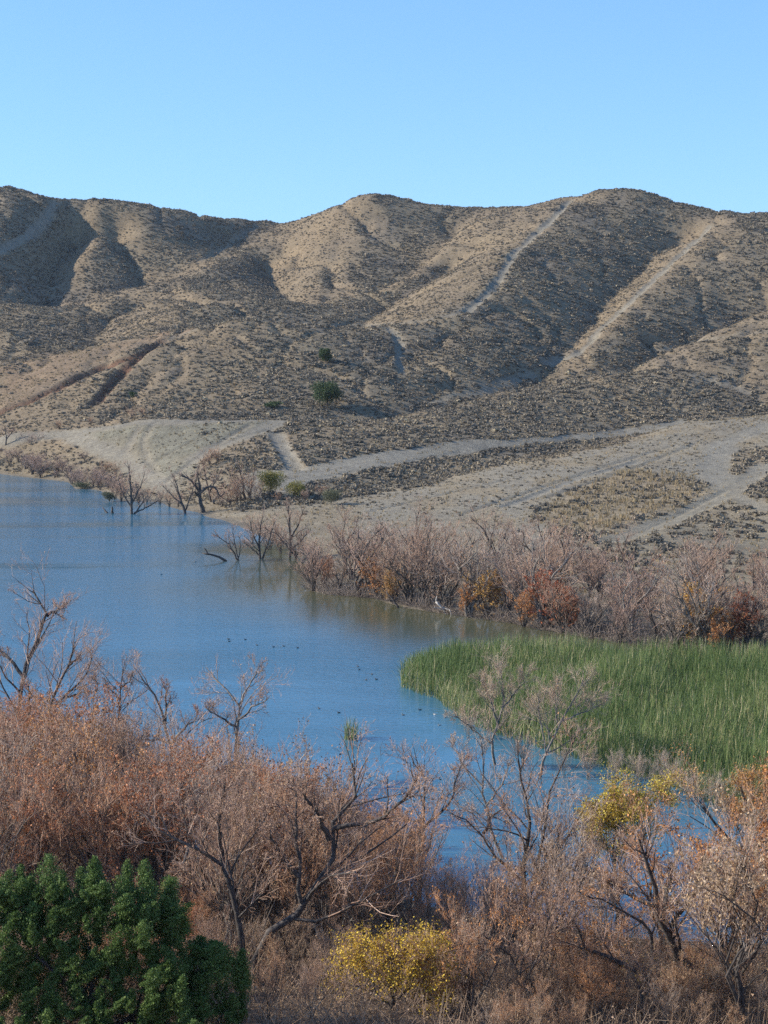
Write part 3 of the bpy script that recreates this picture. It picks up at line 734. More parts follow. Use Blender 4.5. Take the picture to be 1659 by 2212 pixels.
for i, (x, d, px) in enumerate(places):
    z = float(max(hgt(x, d), -.4)); pyb = 780 + (30 - z) * F / d
    htop = (pyb - np.interp(px, top_x, top_y)) * d / F
    h = float(np.clip(htop * (rng.uniform(.62, 1.0) if px < 1090 else rng.choice([.45, .7, .85, 1.02])), 2.5, 9.5))
    if 745 < px < 975 and d < 84: continue
    if (430 < px < 745 or 1200 < px < 1560) and d < 83: h = min(h, 2.6 + 1.3 * rng.uniform())
    if px < 470 and d < 90: h = min(h, 3.6)             # low behind the evergreen
    u = rng.uniform()
    if px < 420: lc, nm = (((.58, .25, .12), 'rust red') if u < .4 else ((.66, .33, .13), 'orange') if u < .7 else (BROWN_, 'brown'))
    elif px < 800: lc, nm = ((BROWN_, 'brown') if u < .6 else (RUST_, 'rust red') if u < .8 else (TAN_, 'tan'))
    elif px < 1080: lc, nm = ((ORNG_, 'orange') if u < .4 else (TAN_, 'tan') if u < .7 else (RUST_, 'rust red'))
    else: lc, nm = ((TAN_, 'tan') if u < .5 else (ORNG_, 'orange') if u < .72 else (GOLD_, 'golden') if u < .8 else (BROWN_, 'brown'))
    patch = fbm(np.array([x / 5.]), np.array([d / 9.]), 300, 2)[0]
    if px < 420 and patch > -.12: v = [7, 4, 2][rng.integers(0, 3)]
    else: v = rng.integers(0, 8) if patch > .15 else [0, 1, 3, 5, 6, 2][rng.integers(0, 6)]
    if px > 980 and d < 83 and u < .6: v = (2, 6, 4)[rng.integers(0, 3)]
    where = wherel(px)
    ti = int(rng.integers(0, 3)); row = 'foremost ' if d < 85 else 'lakeside ' if d > 104 else ''
    lab = f"{row}{'tall' if h > 6.2 else 'low' if h < 3.8 else 'medium'} {('mauve', 'brown', 'grey')[ti]} twigged willow {'thick with' if v in (4, 7) else 'with sparse'} {nm} leaves {where}"
    plant('willow', NEAR[v], (x, d, z), rng.uniform(0, 6.28), h / 7.5, lab, 'tree', 'willows of the near thicket', lc, (MAUVE, WARM, GREYT)[ti])
# low saplings filling the foot of the thicket nearest the viewpoint
for k in range(46):
    px = rng.uniform(960, 1720); d = rng.uniform(72, 80); x = (px - CX) / F * d
    ti = k % 3; lc, nm = ((.64, .33, .13), 'orange') if k % 2 else ((.56, .39, .23), 'tan')
    plant('sapling', NEAR[(2, 6, 0, 3)[k % 4]], (x, d, float(hgt(x, d))), rng.uniform(0, 6.28), rng.uniform(1.7, 2.7) / 7.5, f"low {('mauve', 'brown', 'grey')[ti]} twigged sapling with {nm} leaves " + ('at the bottom edge below the small blue pool' if px > 1300 else 'at the bottom edge beside the small yellow tree'), 'sapling', 'saplings at the foot of the near thicket', lc, (MAUVE, WARM, GREYT)[ti])
print('near willows', len(places))

# undergrowth: dry stems and brush among the near trunks
r = np.random.default_rng(41); n_ = 34000
d = np.sqrt(r.uniform(72 ** 2, 122 ** 2, n_)); x = r.uniform(-.25, .25, n_) * d
px_ = CX + F * x / d
ok = (d < np.interp(x, sn[:, 0], sn[:, 1]) - 1) & ~((px_ > 1480) & (px_ < 1590) & (d > 84)); d, x = d[ok], x[ok]; n_ = len(d)
b0 = np.stack([x, d, np.maximum(hgt(x, d), -.1) - .1], -1)
dirn = nrm(r.normal(size=(n_, 3)) * np.array([.55, .55, .2]) + np.array([0, 0, .8])); ln = r.uniform(.7, 2.6, n_)[:, None]
b1 = b0 + dirn * ln * .5; b2 = b1 + nrm(dirn + r.normal(size=(n_, 3)) * .3) * ln * .5
g1 = tubes(np.stack([b0, b1, b2], 1), np.array([[.013, .010, .006]]).repeat(n_, 0), 3, r)
ii = r.integers(0, n_, 26000); lq = leaf_quads(b1[ii] + (b2 - b1)[ii] * r.uniform(-.8, 1, (len(ii), 1)) + r.normal(size=(len(ii), 3)) * .1, .10, r)
ug = join([g1, (lq[0], lq[1], lq[2])])
M_under = leaf_mat('dry_brush', [(0, (.19, .14, .10)), (.4, (.38, .27, .19)), (.8, (.50, .34, .22)), (1, (.60, .47, .33))], .85, .1)
tag(link('undergrowth', to_mesh('undergrowth', ug, M_under)), kind='stuff')
# ------------------------------------------------------------------ far shore trees
kw = dict(tw=.016, leaf=.2, depth=.3)
traced('bare_tree', 350, [[(285,1112),(283,1064),(278,1010)], [(285,1100),(262,1060),(255,1030)], [(284,1090),(305,1050),(312,1025)], [(290,1108),(318,1096),(338,1084)], [(288,1112),(312,1082),(308,1066)]], .24,
       'bare grey tree standing in the lake with a broken limb bent to the water', seed=31, n=(8,6,5), leaves=60, **kw)
traced('bare_tree', 352, [[(400,1106),(385,1064),(376,1028)], [(400,1104),(415,1064),(421,1038)], [(395,1092),(370,1070),(352,1050)]], .22, 'bare V-shaped tree at the waterline beside the black crooked tree', seed=32, n=(7,5,4), **kw)
traced('bare_tree', 353, [[(441,1110),(432,1084),(432,1064),(415,1039),(393,1028)], [(434,1066),(428,1034),(428,1008)], [(433,1064),(450,1050),(465,1053),(475,1074),(483,1068)], [(432,1075),(420,1062),(412,1070)]], .36,
       'black crooked tree with an arching limb on the far shore', seed=33, n=(6,5,4), **kw)
traced('bare_tree', 366, [[(457,1094),(450,1054),(442,1015)], [(452,1064),(465,1040),(476,1020)]], .22, 'slender dark tree behind the black crooked tree', seed=34, n=(7,5,4), **kw)
traced('bare_tree', 364, [[(530,1098),(525,1045),(515,1005)], [(528,1094),(505,1045),(490,1010)], [(532,1094),(545,1045),(550,1015)], [(526,1092),(515,1050),(500,1025)]], .2, 'many-stemmed olive grey willow beside the yellow green bush', seed=35, n=(8,6,5), leaves=500, leafcol=OLIVE_, **kw)
traced('bare_tree', 270, [[(562,1212),(560,1164),(565,1120)], [(566,1210),(585,1154),(592,1130)], [(560,1200),(543,1185),(525,1170)], [(562,1190),(545,1150),(540,1125)]], .17, 'dark fan-shaped bare tree standing in the lake, outermost before the far thicket', seed=36, n=(8,6,5), **kw)
traced('bare_tree', 272, [[(625,1207),(627,1154),(622,1096)], [(627,1164),(645,1134),(653,1102)], [(621,1180),(600,1156),(575,1142)], [(626,1190),(650,1170),(665,1150)]], .18, 'upright bare tree with a forked top in the shallows beside the far thicket', seed=37, n=(8,6,5), **kw)
traced('bare_tree', 268, [[(516,1213),(495,1174),(468,1157)], [(516,1212),(505,1164),(504,1142)], [(514,1212),(520,1180),(518,1160)]], .13, 'low reddish bare sapling leaning over the lake beside a half sunk log', seed=38, n=(7,6,4), **kw)
traced('bare_tree', 500, [[(12,960),(14,942),(10,925)], [(13,948),(25,935),(30,928)]], .2, 'small lone bare tree on the far grey shore at the left edge', 'tree', seed=39, n=(7,5,4), tw=.025, leaf=.2)

def log_obj(name, lines, d, r0, mat, label, cat, z=0):
    r = np.random.default_rng(int(d)); b = PT(*lines[0][0], d); b[2] = z; parts = []
    for i, l in enumerate(lines):
        P = resample(np.stack([PT(p[0], p[1], d) for p in l]), 7) - b; P[:, 1] += np.linspace(0, r.uniform(-1, 1), 7)
        P[1:-1] += r.normal(size=(5, 3)) * .04
        parts.append(tubes(P[None], np.linspace(r0, r0 * .45, 7)[None] * (1 if i == 0 else .7), 7, r))
        t, a, c_ = parts[-1]; v0 = len(t)                       # close the ends
        caps = np.stack([P[0], P[-1]])
        q = np.array([[v0, (k + 1) % 7, k, k] for k in range(7)] + [[v0 + 1, 42 + k, 42 + (k + 1) % 7, 42 + (k + 1) % 7] for k in range(7)])
        tri = q[:, :3]
        parts[-1] = (np.concatenate([t, caps]), a, np.concatenate([c_, c_[:2]]), tri)
    V, Qs, Ts, o = [], [], [], 0
    for t, a, c_, tri in parts: V.append(t); Qs.append(a + o); Ts.append(tri + o); o += len(t)
    return tag(link(name, mesh_from(name, np.concatenate(V), [np.concatenate(Qs), np.concatenate(Ts)], mat), None, b), label, cat)
log_obj('log', [[(489,1213),(470,1201),(437,1195)], [(450,1198),(446,1190),(441,1184)]], 267, .22, M_bark, 'dark half sunk log lying out over the lake from the far thicket', 'log')
log_obj('driftwood', [[(942,1300),(955,1314),(967,1330)], [(952,1311),(973,1318),(976,1336)], [(956,1314),(944,1313),(938,1310)], [(948,1306),(942,1297),(944,1288)]], 211, .14, M_dead, 'bleached white dead branch at the water edge of the far thicket', 'driftwood')
log_obj('snag', [[(861,1315),(848,1298),(835,1279)], [(848,1298),(842,1296),(836,1297)]], 216, .16, M_bark, 'black slanting pole of dead wood in the shallows of the far thicket', 'dead branch')
log_obj('snag', [[(243,1109),(243,1094)], [(233,1111),(226,1103),(220,1096)]], 352, .3, M_bark, 'short black stump and stick poking from the lake left of the standing tree', 'stump')
log_obj('snag', [[(870,1638),(869,1618),(871,1598)], [(870,1628),(880,1622),(886,1612)], [(870,1634),(862,1624),(858,1610)]], 135, .035, M_bark, 'thin dead stems standing in the lake beside the small reed tuft', 'dead branch')
log_obj('snag', [[(824,1640),(822,1622),(826,1606)], [(823,1630),(832,1622),(838,1618)]], 134, .025, M_bark, 'short dead twig in the lake between the reed tuft and thin stems', 'dead branch')
log_obj('snag', [[(672,1612),(662,1600),(655,1585)], [(666,1606),(678,1600),(690,1596)]], 141, .03, M_bark, 'dark twig rising from the lake left of the small reed tuft', 'dead branch')

# the far thicket
fr = [(-1, 0)]
fx = [660, 700, 810, 940, 1100, 1250, 1450, 1659, 1850]; fyv = [1268, 1281, 1290, 1320, 1343, 1373, 1400, 1412, 1412]
bx = [660, 720, 800, 1000, 1250, 1450, 1659, 1850]; byv = [1225, 1215, 1225, 1235, 1262, 1275, 1290, 1290]
tx = [640, 700, 760, 850, 950, 1050, 1150, 1220, 1300, 1400, 1500, 1600, 1700, 1850]; tyv = [1180, 1135, 1105, 1115, 1125, 1118, 1130, 1150, 1180, 1180, 1170, 1180, 1190, 1200]
pl = []
for k in range(9000):
    px = rng.uniform(665, 1840); t = rng.uniform() ** 1.2
    if len(pl) % 3 == 0: t *= .12
    py = np.interp(px, fx, fyv) * (1 - t) + np.interp(px, bx, byv) * t
    p = W(px, py, .2)
    if all((p[0] - q[0]) ** 2 + (p[1] - q[1]) ** 2 > 3.0 ** 2 for q, *_ in pl): pl.append((p, px, py, t))
    if len(pl) >= 105: break
far_where = lambda px: 'at the lakeward thicket end' if px < 800 else 'near the white dead branch' if px < 1040 else 'behind the reed bed tip' if px < 1300 else 'behind the broad reed end'
for p, px, py, t in pl:
    d = p[1]; ht = (py - np.interp(px, tx, tyv)) * d / F; h = float(np.clip(ht * rng.choice([.55, .7, .85, 1.0, 1.12]) * rng.uniform(.85, 1.05), 3.0, 12))
    u = rng.uniform(); lc, nm = (BROWN_, 'brown') if u < .5 else (RUST_, 'rust red') if u < .72 else (ORNG_, 'orange') if u < .88 else (GOLD_, 'golden')
    v = rng.integers(0, 5); ti = int(rng.integers(0, 3))
    z = float(np.clip(hgt(p[0], p[1]), -.3, 2))
    plant('willow', FAR[v], (p[0], p[1], z), rng.uniform(0, 6.28), h / 8.0, f"{'foremost' if t < .2 else 'rear' if t > .6 else 'inner'} {'tall' if h > 8 else 'low' if h < 5.5 else 'medium'} {('mauve', 'brown', 'grey')[ti]} willow " + (f'with few {nm} leaves ' if v != 5 else f'full of {nm} leaves ') + far_where(px), 'tree', 'willows of the far thicket', lc, ((1.0, .84, .78), (1.0, .82, .70), (1.0, .95, .90))[ti])

for px, py, h, lc, lab in ((815,1287,4.2,ORNG_,'orange leaved low willow at the waterline left of the white dead branch'),(850,1300,3.4,(.6,.36,.13),'small tan gold willow at the waterline beside the slanting black pole'),
    (1052,1330,4.6,(.66,.38,.10),'brightest golden willow of the far thicket, right of the white dead branch'),(1015,1328,3.2,ORNG_,'small orange willow at the waterline just right of the white dead branch'),
    (1190,1352,5.4,(.52,.17,.08),'rust red leafy willow behind the tip of the reed bed'),(1235,1362,4.2,(.55,.2,.09),'smaller rust red willow behind the reeds, right of a larger one'),(1130,1350,3.6,ORNG_,'low orange willow where the far thicket meets the reed tip'),
    (1512,1395,5.6,(.66,.36,.06),'golden leaved willow behind the broad end of the reeds'),(1560,1408,3.8,ORNG_,'low orange willow behind the reeds beside a golden one'),(1615,1402,5.0,(.50,.17,.08),'rust red willow behind the reeds at the right edge'),(700,1262,3.4,(.5,.22,.1),'low reddish willow at the lakeward corner of the far thicket')):
    p = W(px, py, .1); plant('willow', FAR[5], p + np.array([0, -1.0, 0]), rng.uniform(0, 6.28), h * 1.3 / 8, lab, 'tree', None, lc, MAUVE)
fk = dict(tw=.013, leaf=.13, depth=.3, n=(8, 6, 5), leaves=60, leafcol=BROWN_)
for k, (d, st, lab) in enumerate((
    (236, [[(906,1268),(904,1221),(900,1189),(900,1132),(904,1104)], [(901,1212),(865,1196),(846,1177),(834,1143)], [(901,1180),(915,1150),(922,1120)]], 'black upright tree with a long limb reaching left, middle of the far thicket'),
    (240, [[(1075,1262),(1070,1205),(1050,1151),(1022,1122)], [(1073,1215),(1062,1158),(1070,1120)], [(1072,1200),(1090,1160),(1100,1135)]], 'dark bare tree with three raised limbs above the golden willow'),
    (228, [[(1165,1285),(1170,1247),(1177,1183),(1163,1135)], [(1176,1200),(1200,1188),(1220,1178)], [(1177,1190),(1192,1150),(1196,1128)]], 'dark bare tree with a side limb pointing right above the rust red willow'),
    (225, [[(1382,1300),(1377,1247),(1342,1202),(1355,1160)], [(1379,1250),(1405,1215),(1418,1195)], [(1350,1212),(1338,1185),(1332,1168)]], 'dark bare tree forked in a wide V above the reed bed'),
    (222, [[(1508,1310),(1514,1259),(1526,1208),(1555,1166)], [(1520,1230),(1500,1200),(1485,1180)]], 'thin dark tree leaning right over the golden willow by the reeds'),
    (224, [[(1300,1315),(1291,1285),(1282,1250),(1264,1212)], [(1285,1262),(1305,1235),(1310,1210)]], 'dark crooked stem between the forked tree and the rust red willow'),
    (246, [[(752,1262),(745,1210),(738,1160),(748,1120)], [(743,1200),(720,1165),(712,1140)], [(741,1180),(765,1150),(775,1118)]], 'dark branching tree nearest the open water in the far thicket'),
    (210, [[(1640,1370),(1610,1330),(1575,1322),(1545,1335)], [(1618,1335),(1600,1290),(1590,1250)]], 'black arching trunk behind the right end of the reeds'))):
    traced('bare_tree', d, st, .15, lab, seed=60 + k, **fk)

# low dead brush between and below the far willows
r = np.random.default_rng(43); n_ = 9000
q = r.uniform(660, 1840, n_); t = r.uniform(size=n_) ** 2.2
B0 = W(q, np.interp(q, fx, fyv) * (1 - t) + np.interp(q, bx, byv) * t + 3, 0.0); B0[:, 2] = np.clip(hgt(B0[:, 0], B0[:, 1]), -.2, 3) - .1
dn = nrm(r.normal(size=(n_, 3)) * np.array([.7, .7, .25]) + np.array([0, 0, .7])); ln = r.uniform(.8, 2.8, n_)[:, None]
B1 = B0 + dn * ln * .5; B2 = B1 + nrm(dn + r.normal(size=(n_, 3)) * .35) * ln * .5
M_brush = leaf_mat('grey_brush', [(0, (.11, .085, .07)), (.5, (.24, .19, .155)), (1, (.42, .34, .28))], .9, 0)
tag(link('brush', to_mesh('brush', tubes(np.stack([B0, B1, B2], 1), np.array([[.02, .016, .01]]).repeat(n_, 0), 3, r), M_brush)), kind='stuff')

# hazy brown shrubs along the far left shore
for k in range(46):
    t = rng.uniform(); px = -60 + 340 * t + rng.normal() * 6
    py = np.interp(px, [-120, 0, 85, 145, 165, 210, 270, 340], [1005, 1024, 1033, 1040, 1054, 1057, 1080, 1084]) - abs(rng.normal()) * 8
    p = W(px, py, .1); h = rng.uniform(3.0, 5.6) * (1.15 if px < 90 else .9)
    plant('shrub', FAR[[1, 2, 4][k % 3]], (p[0], p[1], float(np.clip(hgt(p[0], p[1]), -.3, 5))), rng.uniform(0, 6.28), (h / 7.0, h / 7.0, h / 8.5),
          'hazy brown leafless shrub along the far left shoreline' if px < 100 else 'leafless brown shrub on the shore left of the standing trees', 'shrub', 'brown shrubs along the far shore', BROWN_, (.95, .82, .78))
for k, (px, py, h) in enumerate([(285,905,3.5),(310,900,3),(195,918,2.6),(128,928,3.2),(452,1005,4.5),(470,1000,4),(440,1012,3.5),(690,1075,3.2),(250,1030,4),(225,1025,4)]):
    p = hit(px, py, 250)[0]
    plant('shrub', FAR[[1, 4][k % 2]], p, rng.uniform(0, 6.28), h / 8.0, ['bare brown shrub on the tan slope above the grey path', 'reddish bare shrub on the grey knoll behind the shore trees', 'grey wispy bare shrub beside the dirt road'][0 if py < 960 else 2 if px == 690 else 1], 'shrub', 'bare shrubs around the grey knoll' if px != 690 else None, BROWN_, WARM)

for k, (px, py, h) in enumerate([(248,1078,4.2),(262,1082,5),(300,1086,4.6),(318,1084,4),(345,1088,3.6),(366,1094,4.4),(385,1096,3.6),(462,1098,4.6),(478,1102,3.6),(498,1102,5),(512,1100,6),(540,1098,6),(556,1100,4.4),(600,1104,3),(660,1102,3),
        (545,1172,4.4),(580,1186,5),(606,1194,5.4),(640,1205,5),(655,1215,4.4)]):
    p = W(px, py, .1); p[2] = float(np.clip(hgt(p[0], p[1]), -.3, 6))
    plant('shrub', FAR[[1, 0, 4, 2][k % 4]], p, rng.uniform(0, 6.28), h / 8.0, 'leafless twiggy shrub among the standing trees of the far point' if py < 1150 else 'leafless twiggy shrub in the shallows between the outermost trees and far thicket', 'shrub', 'twiggy shrubs of the far point' if py < 1150 else 'twiggy shrubs in the shallows', BROWN_, WARM if k % 2 else MAUVE)

# ------------------------------------------------------------------ leafy crowns
def crown(r, lobes, n, size, hollow=.45):
    """leaf-sized faces through a set of lobes (centre, radii)"""
    out = []
    vol = np.array([l[1][0] * l[1][1] * l[1][2] for l in lobes]) ** .67; cnt = (n * vol / vol.sum()).astype(int)
    for (cen, rad), m in zip(lobes, cnt):
        u = nrm(r.normal(size=(m, 3))); k = r.uniform(hollow ** 2, 1, m) ** .5
        bump = 1 + .22 * fbm(u[:, 0] * 3 + cen[0], u[:, 1] * 3 + u[:, 2] * 2 + cen[2], 7, 2)
        out.append(np.array(cen) + u * (k * bump)[:, None] * np.array(rad))
    return leaf_quads(np.concatenate(out), size, r, -.2)

M_oak = leaf_mat('oak_leaves', [(0, (.028, .05, .018)), (.5, (.05, .085, .03)), (1, (.10, .13, .05))], .6, .2)
M_ygreen = leaf_mat('yellow_green_leaves', [(0, (.10, .10, .02)), (.5, (.22, .20, .05)), (1, (.36, .29, .08))], .6, .25)
M_osage = leaf_mat('dull_green_leaves', [(0, (.06, .075, .04)), (.5, (.12, .125, .07)), (1, (.2, .19, .11))], .7, .2)
M_ever = leaf_mat('evergreen_sprays', [(0, (.05, .09, .024)), (.45, (.11, .18, .046)), (.8, (.19, .27, .075)), (1, (.30, .35, .12))], .55, .2)

def leafy(name, base, w_, h, seed, n, size, mat, label, cat, nl=9, flat=1.0, trunk=.25, bark=None):
    r = np.random.default_rng(seed); lobes = []
    for i in range(nl):
        a = r.uniform(0, 6.28); q = r.uniform(.15, .62); zc = h * r.uniform(.3, .78)
        s = r.uniform(.26, .42)
        lobes.append(((math.cos(a) * q * w_ * .5, math.sin(a) * q * w_ * .5, zc), (w_ * s * .8, w_ * s * .8, h * s * .62)))
    lobes.append(((0, 0, h * .45), (w_ * .36, w_ * .36, h * .38)))
    lf = crown(r, lobes, n, size)
    lf[0][:, 2] = np.maximum(lf[0][:, 2], .05)
    root = link(name, None, None, base); tag(root, label, cat)
    st = [[(0, 0, -.4), (0.05 * w_, 0, h * .3), (lx * .7, ly * .7, lz)] for (lx, ly, lz), _ in lobes[:5]]
    rr_ = [(trunk, trunk * .25)] * 5
    P0 = np.stack([resample(s, 7) for s in st]); R0 = np.stack([np.linspace(*q, 7) for q in rr_])
    P1, R1 = grow(P0, R0, 5, .4, 45, 5, r, .3)
    link('trunk', to_mesh('trunk', join([tubes(P0, R0, 6, r), tubes(P1, R1, 4, r)]), bark or M_bark), root)
    link('crown', to_mesh('crown', lf, mat), root)
    return root

def on(px, py, lo=200): 
    p = hit(px, py, lo)[0]; return p, p[1] / F
p, s = on(705, 879); leafy('oak_tree', p, 70 * s, 62 * s, 3, 9000, .38, M_oak, 'round green oak at the foot of the long scrub face, casting a dark shadow', 'tree', 11, trunk=.35)
p, s = on(703, 783); leafy('oak_tree', p, 29 * s, 32 * s, 4, 3500, .36, M_oak, 'small dark green tree alone halfway up the scrub face', 'tree', 7, trunk=.2)
p, s = on(288, 860); leafy('green_bush', p, 19 * s, 14 * s, 5, 1200, .3, M_oak, 'small green bush near the foot of the rust coloured track', 'bush', 6, trunk=.1)
p, s = on(587, 881); leafy('green_bush', p, 42 * s, 15 * s, 6, 1800, .34, M_oak, 'wide low dark green bush left of the round oak', 'bush', 8, trunk=.1)
p, s = W(580, 1097, .3), 365 / F; p = np.array([p[0], 365., float(hgt(p[0], 365.))])
leafy('willow_bush', p, 66 * s, 68 * s, 7, 5000, .24, M_ygreen, 'yellow green leafy bush behind the sandy point of the shore', 'bush', 10, trunk=.14)
p = PT(638, 1098, 362); p[2] = float(hgt(p[0], p[1])); leafy('willow_bush', p, 60 * s, 46 * s, 8, 2200, .24, M_ygreen, 'lower straggly yellow green bush right of the taller leafy one', 'bush', 9, trunk=.12)
p = PT(714, 1086, 352); p[2] = float(hgt(p[0], p[1])); leafy('willow_bush', p, 48 * s, 33 * s, 9, 2200, .22, M_osage, 'dull green bush alone at the edge of the pale bank by the dirt road', 'bush', 8, trunk=.1)
p = W(236, 1083, 0); leafy('marsh_bush', p, 32 * s, 24 * s, 10, 1500, .22, M_osage, 'rounded green bush standing in the lake before the far shore', 'bush', 7, trunk=.1)
p = W(176, 1056, 0); leafy('marsh_bush', p, 46 * s, 18 * s, 12, 1500, .22, M_osage, 'low dull green bush on the waterline below the brown shrubs', 'bush', 7, trunk=.1)

# the big evergreen in front: upright plumes of fine sprays
def evergreen():
    r = np.random.default_rng(77); d0 = 73.0; s = d0 / F
    base = PT(190, 2215, d0); base[2] = float(hgt(base[0], base[1]))
    plumes = []
    topl = [(-120,1900),(-60,1870),(10,1880),(45,1846),(75,1880),(105,1840),(140,1880),(165,1868),(195,1890),(225,1848),(250,1890),(285,1856),(305,1846),(325,1895),(362,1876),(385,1930),
            (465,2026),(490,2035),(440,2050),(515,2050)]
    C = []
    for px, py in topl:
        px += r.normal() * 9; py += abs(r.normal()) * 10
        row = 0 if py < 1935 else 1 if py < 2015 else 2 if py < 2110 else 3
        dd = d0 + (1.9, .6, -.7, -1.8)[row] + r.normal() * .35
        if px > 400: dd += 1.2
        P = PT(px, py, dd) - base
        L = r.uniform(1.5, 2.8) if px < 400 else r.uniform(1.1, 1.8); wd = r.uniform(.4, .9)
        m = 4400
        k = r.uniform(0, 1, m) ** .7                           # 0 at the tip
        a = r.uniform(0, 6.28, m); lump = .7 + .3 * np.sin(k * 17 + a * 2 + px) + .3 * np.sin(k * 41 + a * 5 + py) + .25 * r.normal(size=m)
        rad = wd * (.16 + .84 * k ** .62) * np.clip(lump, .2, 1.5) * r.uniform(.55, 1, m) ** .5
        C.append(np.stack([P[0] + np.cos(a) * rad, P[1] + np.sin(a) * rad - k * .2, P[2] - k * L], -1))
    # shorter sprays between the plumes, and the shaded inner body
    out = [(-150,1900),(0,1868),(120,1862),(230,1868),(310,1866),(370,1890),(395,1960),(405,2020),(470,2022),(520,2060),(528,2160),(500,2240),(-150,2240)]
    m_ = 0
    while m_ < 300:
        px, py = r.uniform(-150, 530), r.uniform(1880, 2230)
        if not inpoly(np.array(px), np.array(py), out): continue
        m_ += 1
        P = PT(px, py, d0 + 1.6 - (py - 1880) / 350 * 3.2 + r.normal() * .4 + (1.2 if px > 400 else 0)) - base
        m = 1500; k = r.uniform(0, 1, m) ** .7; a = r.uniform(0, 6.28, m); L = r.uniform(.55, 1.4); wd = r.uniform(.2, .55); tl = r.normal(size=2) * .35
        rad = wd * (.08 + np.sqrt(k) * (1.25 - .5 * k)) * r.uniform(.4, 1.15, m) * (.7 + .4 * np.sin(k * 13 + a * 3))
        C.append(np.stack([P[0] + np.cos(a) * rad + tl[0] * (1 - k), P[1] + np.sin(a) * rad + tl[1] * (1 - k), P[2] - k * L], -1))
    for j in range(110):
        px, py = r.uniform(-150, 500), r.uniform(1960, 2250)
        if inpoly(np.array(px), np.array(py - 45), out):
            P = PT(px, py, d0 + 1.5 + (1 if px > 400 else 0)) - base; C.append(P + r.normal(size=(500, 3)) * .42)
    C = np.concatenate(C)
    n = len(C); ax = nrm(r.normal(size=(n, 3)) * .7 + np.array([0, 0, .75])); b = nrm(np.cross(ax, r.normal(size=(n, 3))))
    sz = r.uniform(.055, .12, n)[:, None]
    q = np.stack([C, C + ax * sz * .55 + b * sz * .22, C + ax * sz, C + ax * sz * .55 - b * sz * .22], 1).reshape(-1, 3)
    root = link('evergreen_tree', None, None, base); tag(root, 'big dense green evergreen with upright plumes in the bottom left corner', 'tree')
    link('crown', mesh_from('crown', q, np.arange(4 * n).reshape(-1, 4), M_ever, {'rnd': np.repeat(np.clip(r.normal(.45, .22, n), 0, 1), 4)}), root)
    st = [[(0, 0, -.5), (.1, .1, 1.5), (x, .3, 3.6)] for x in (-2.2, -1, .2, 1.4)] + [[(0, 0, -.3), (2.2, .5, 1.2), (4.6, 1, 2.2)]]
    P0 = np.stack([resample(q, 7) for q in st]); R0 = np.linspace(.16, .05, 7)[None].repeat(5, 0)
    P1, R1 = grow(P0, R0, 8, .35, 40, 5, r, .3)
    link('trunk', to_mesh('trunk', join([tubes(P0, R0, 7, r), tubes(P1, R1, 4, r)]), M_bark), root)
evergreen()

# ------------------------------------------------------------------ reed bed
M_reed = leaf_mat('reeds', [(0, (.07, .11, .034)), (.4, (.125, .185, .058)), (.68, (.205, .25, .09)), (.84, (.33, .31, .14)), (1, (.56, .48, .28))], .55, .25)
def reeds(poly, dens, seed, hmean):
    r = np.random.default_rng(seed); P = np.array(poly)
    A = np.array([P[:, 0].min(), P[:, 1].min()]); B = np.array([P[:, 0].max(), P[:, 1].max()])
    n = int((B - A).prod() * dens); q = A + r.uniform(size=(n, 2)) * (B - A)
    q = q[inpoly(q[:, 0] + .8 * fbm(q[:, 0] / 3, q[:, 1] / 3, 4, 2), q[:, 1] + 1.2 * fbm(q[:, 0] / 3, q[:, 1] / 3, 8, 2), poly)]
    cl = fbm(q[:, 0] / 2.6, q[:, 1] / 3.5, 91, 3); q = q[r.uniform(size=len(q)) < .72 + .9 * cl]; n = len(q)
    cl = fbm(q[:, 0] / 4.5, q[:, 1] / 6, 95, 3)
    h = hmean * (1 + .35 * cl) * r.uniform(.55, 1.12, n)
    edge = segdist(q[:, 0], q[:, 1], list(poly) + [poly[0]])
    h *= .74 + .26 * sstep(0, 2.5, edge)
    lean = r.normal(size=(n, 2)) * .13 + np.array([.05, 0]) + (r.normal(size=(n, 2)) * .45) * (r.uniform(size=n) < .10 + .45 * (edge < 1.2))[:, None]
    w_ = r.uniform(.012, .030, n); a = r.uniform(0, 6.28, n); side = np.stack([np.cos(a), np.sin(a), a * 0], -1)
    V = []
    for t, wt in ((0, 1), (.5, .9), (.82, .6), (1, .12)):
        b = np.stack([q[:, 0] + lean[:, 0] * h * t ** 1.7, q[:, 1] + lean[:, 1] * h * t ** 1.7, h * t * (1 - .25 * t * np.hypot(*lean.T)) - .1], -1)
        fold = np.stack([-side[:, 1], side[:, 0], a * 0], -1) * (w_ * wt * .5)[:, None]
        V += [b - side * (w_ * wt)[:, None], b + fold, b + side * (w_ * wt)[:, None]]
    V = np.stack(V, 1); i = np.arange(n * 12).reshape(n, 4, 3)
    Q = np.stack([i[:, :-1, :-1], i[:, :-1, 1:], i[:, 1:, 1:], i[:, 1:, :-1]], -1).reshape(-1, 4)
    dry = (r.uniform(size=n) < .16 + .3 * (edge < 1.5)) * .45
    rv = np.clip(r.normal(.38, .16, n) + .35 * fbm(q[:, 0] / 6, q[:, 1] / 9, 99, 3) + dry, 0, 1)
    return V.reshape(-1, 3), Q, np.repeat(rv, 12)
bed = [tuple(W(px, py, 0)[:2]) for px, py in ((866,1480),(872,1452),(900,1435),(960,1422),(1060,1418),(1200,1420),(1400,1432),(1659,1440),(1950,1445),(2000,1800),(1700,1770),(1560,1745),(1500,1722),(1440,1700),(1300,1662),(1200,1632),(1120,1607),(1050,1580),(990,1545),(950,1515),(905,1500))]
tag(link('reeds', to_mesh('reeds', reeds(bed, 40, 51, 2.9), M_reed)), kind='stuff')
cx_, cy_ = W(760, 1594, 0)[:2]
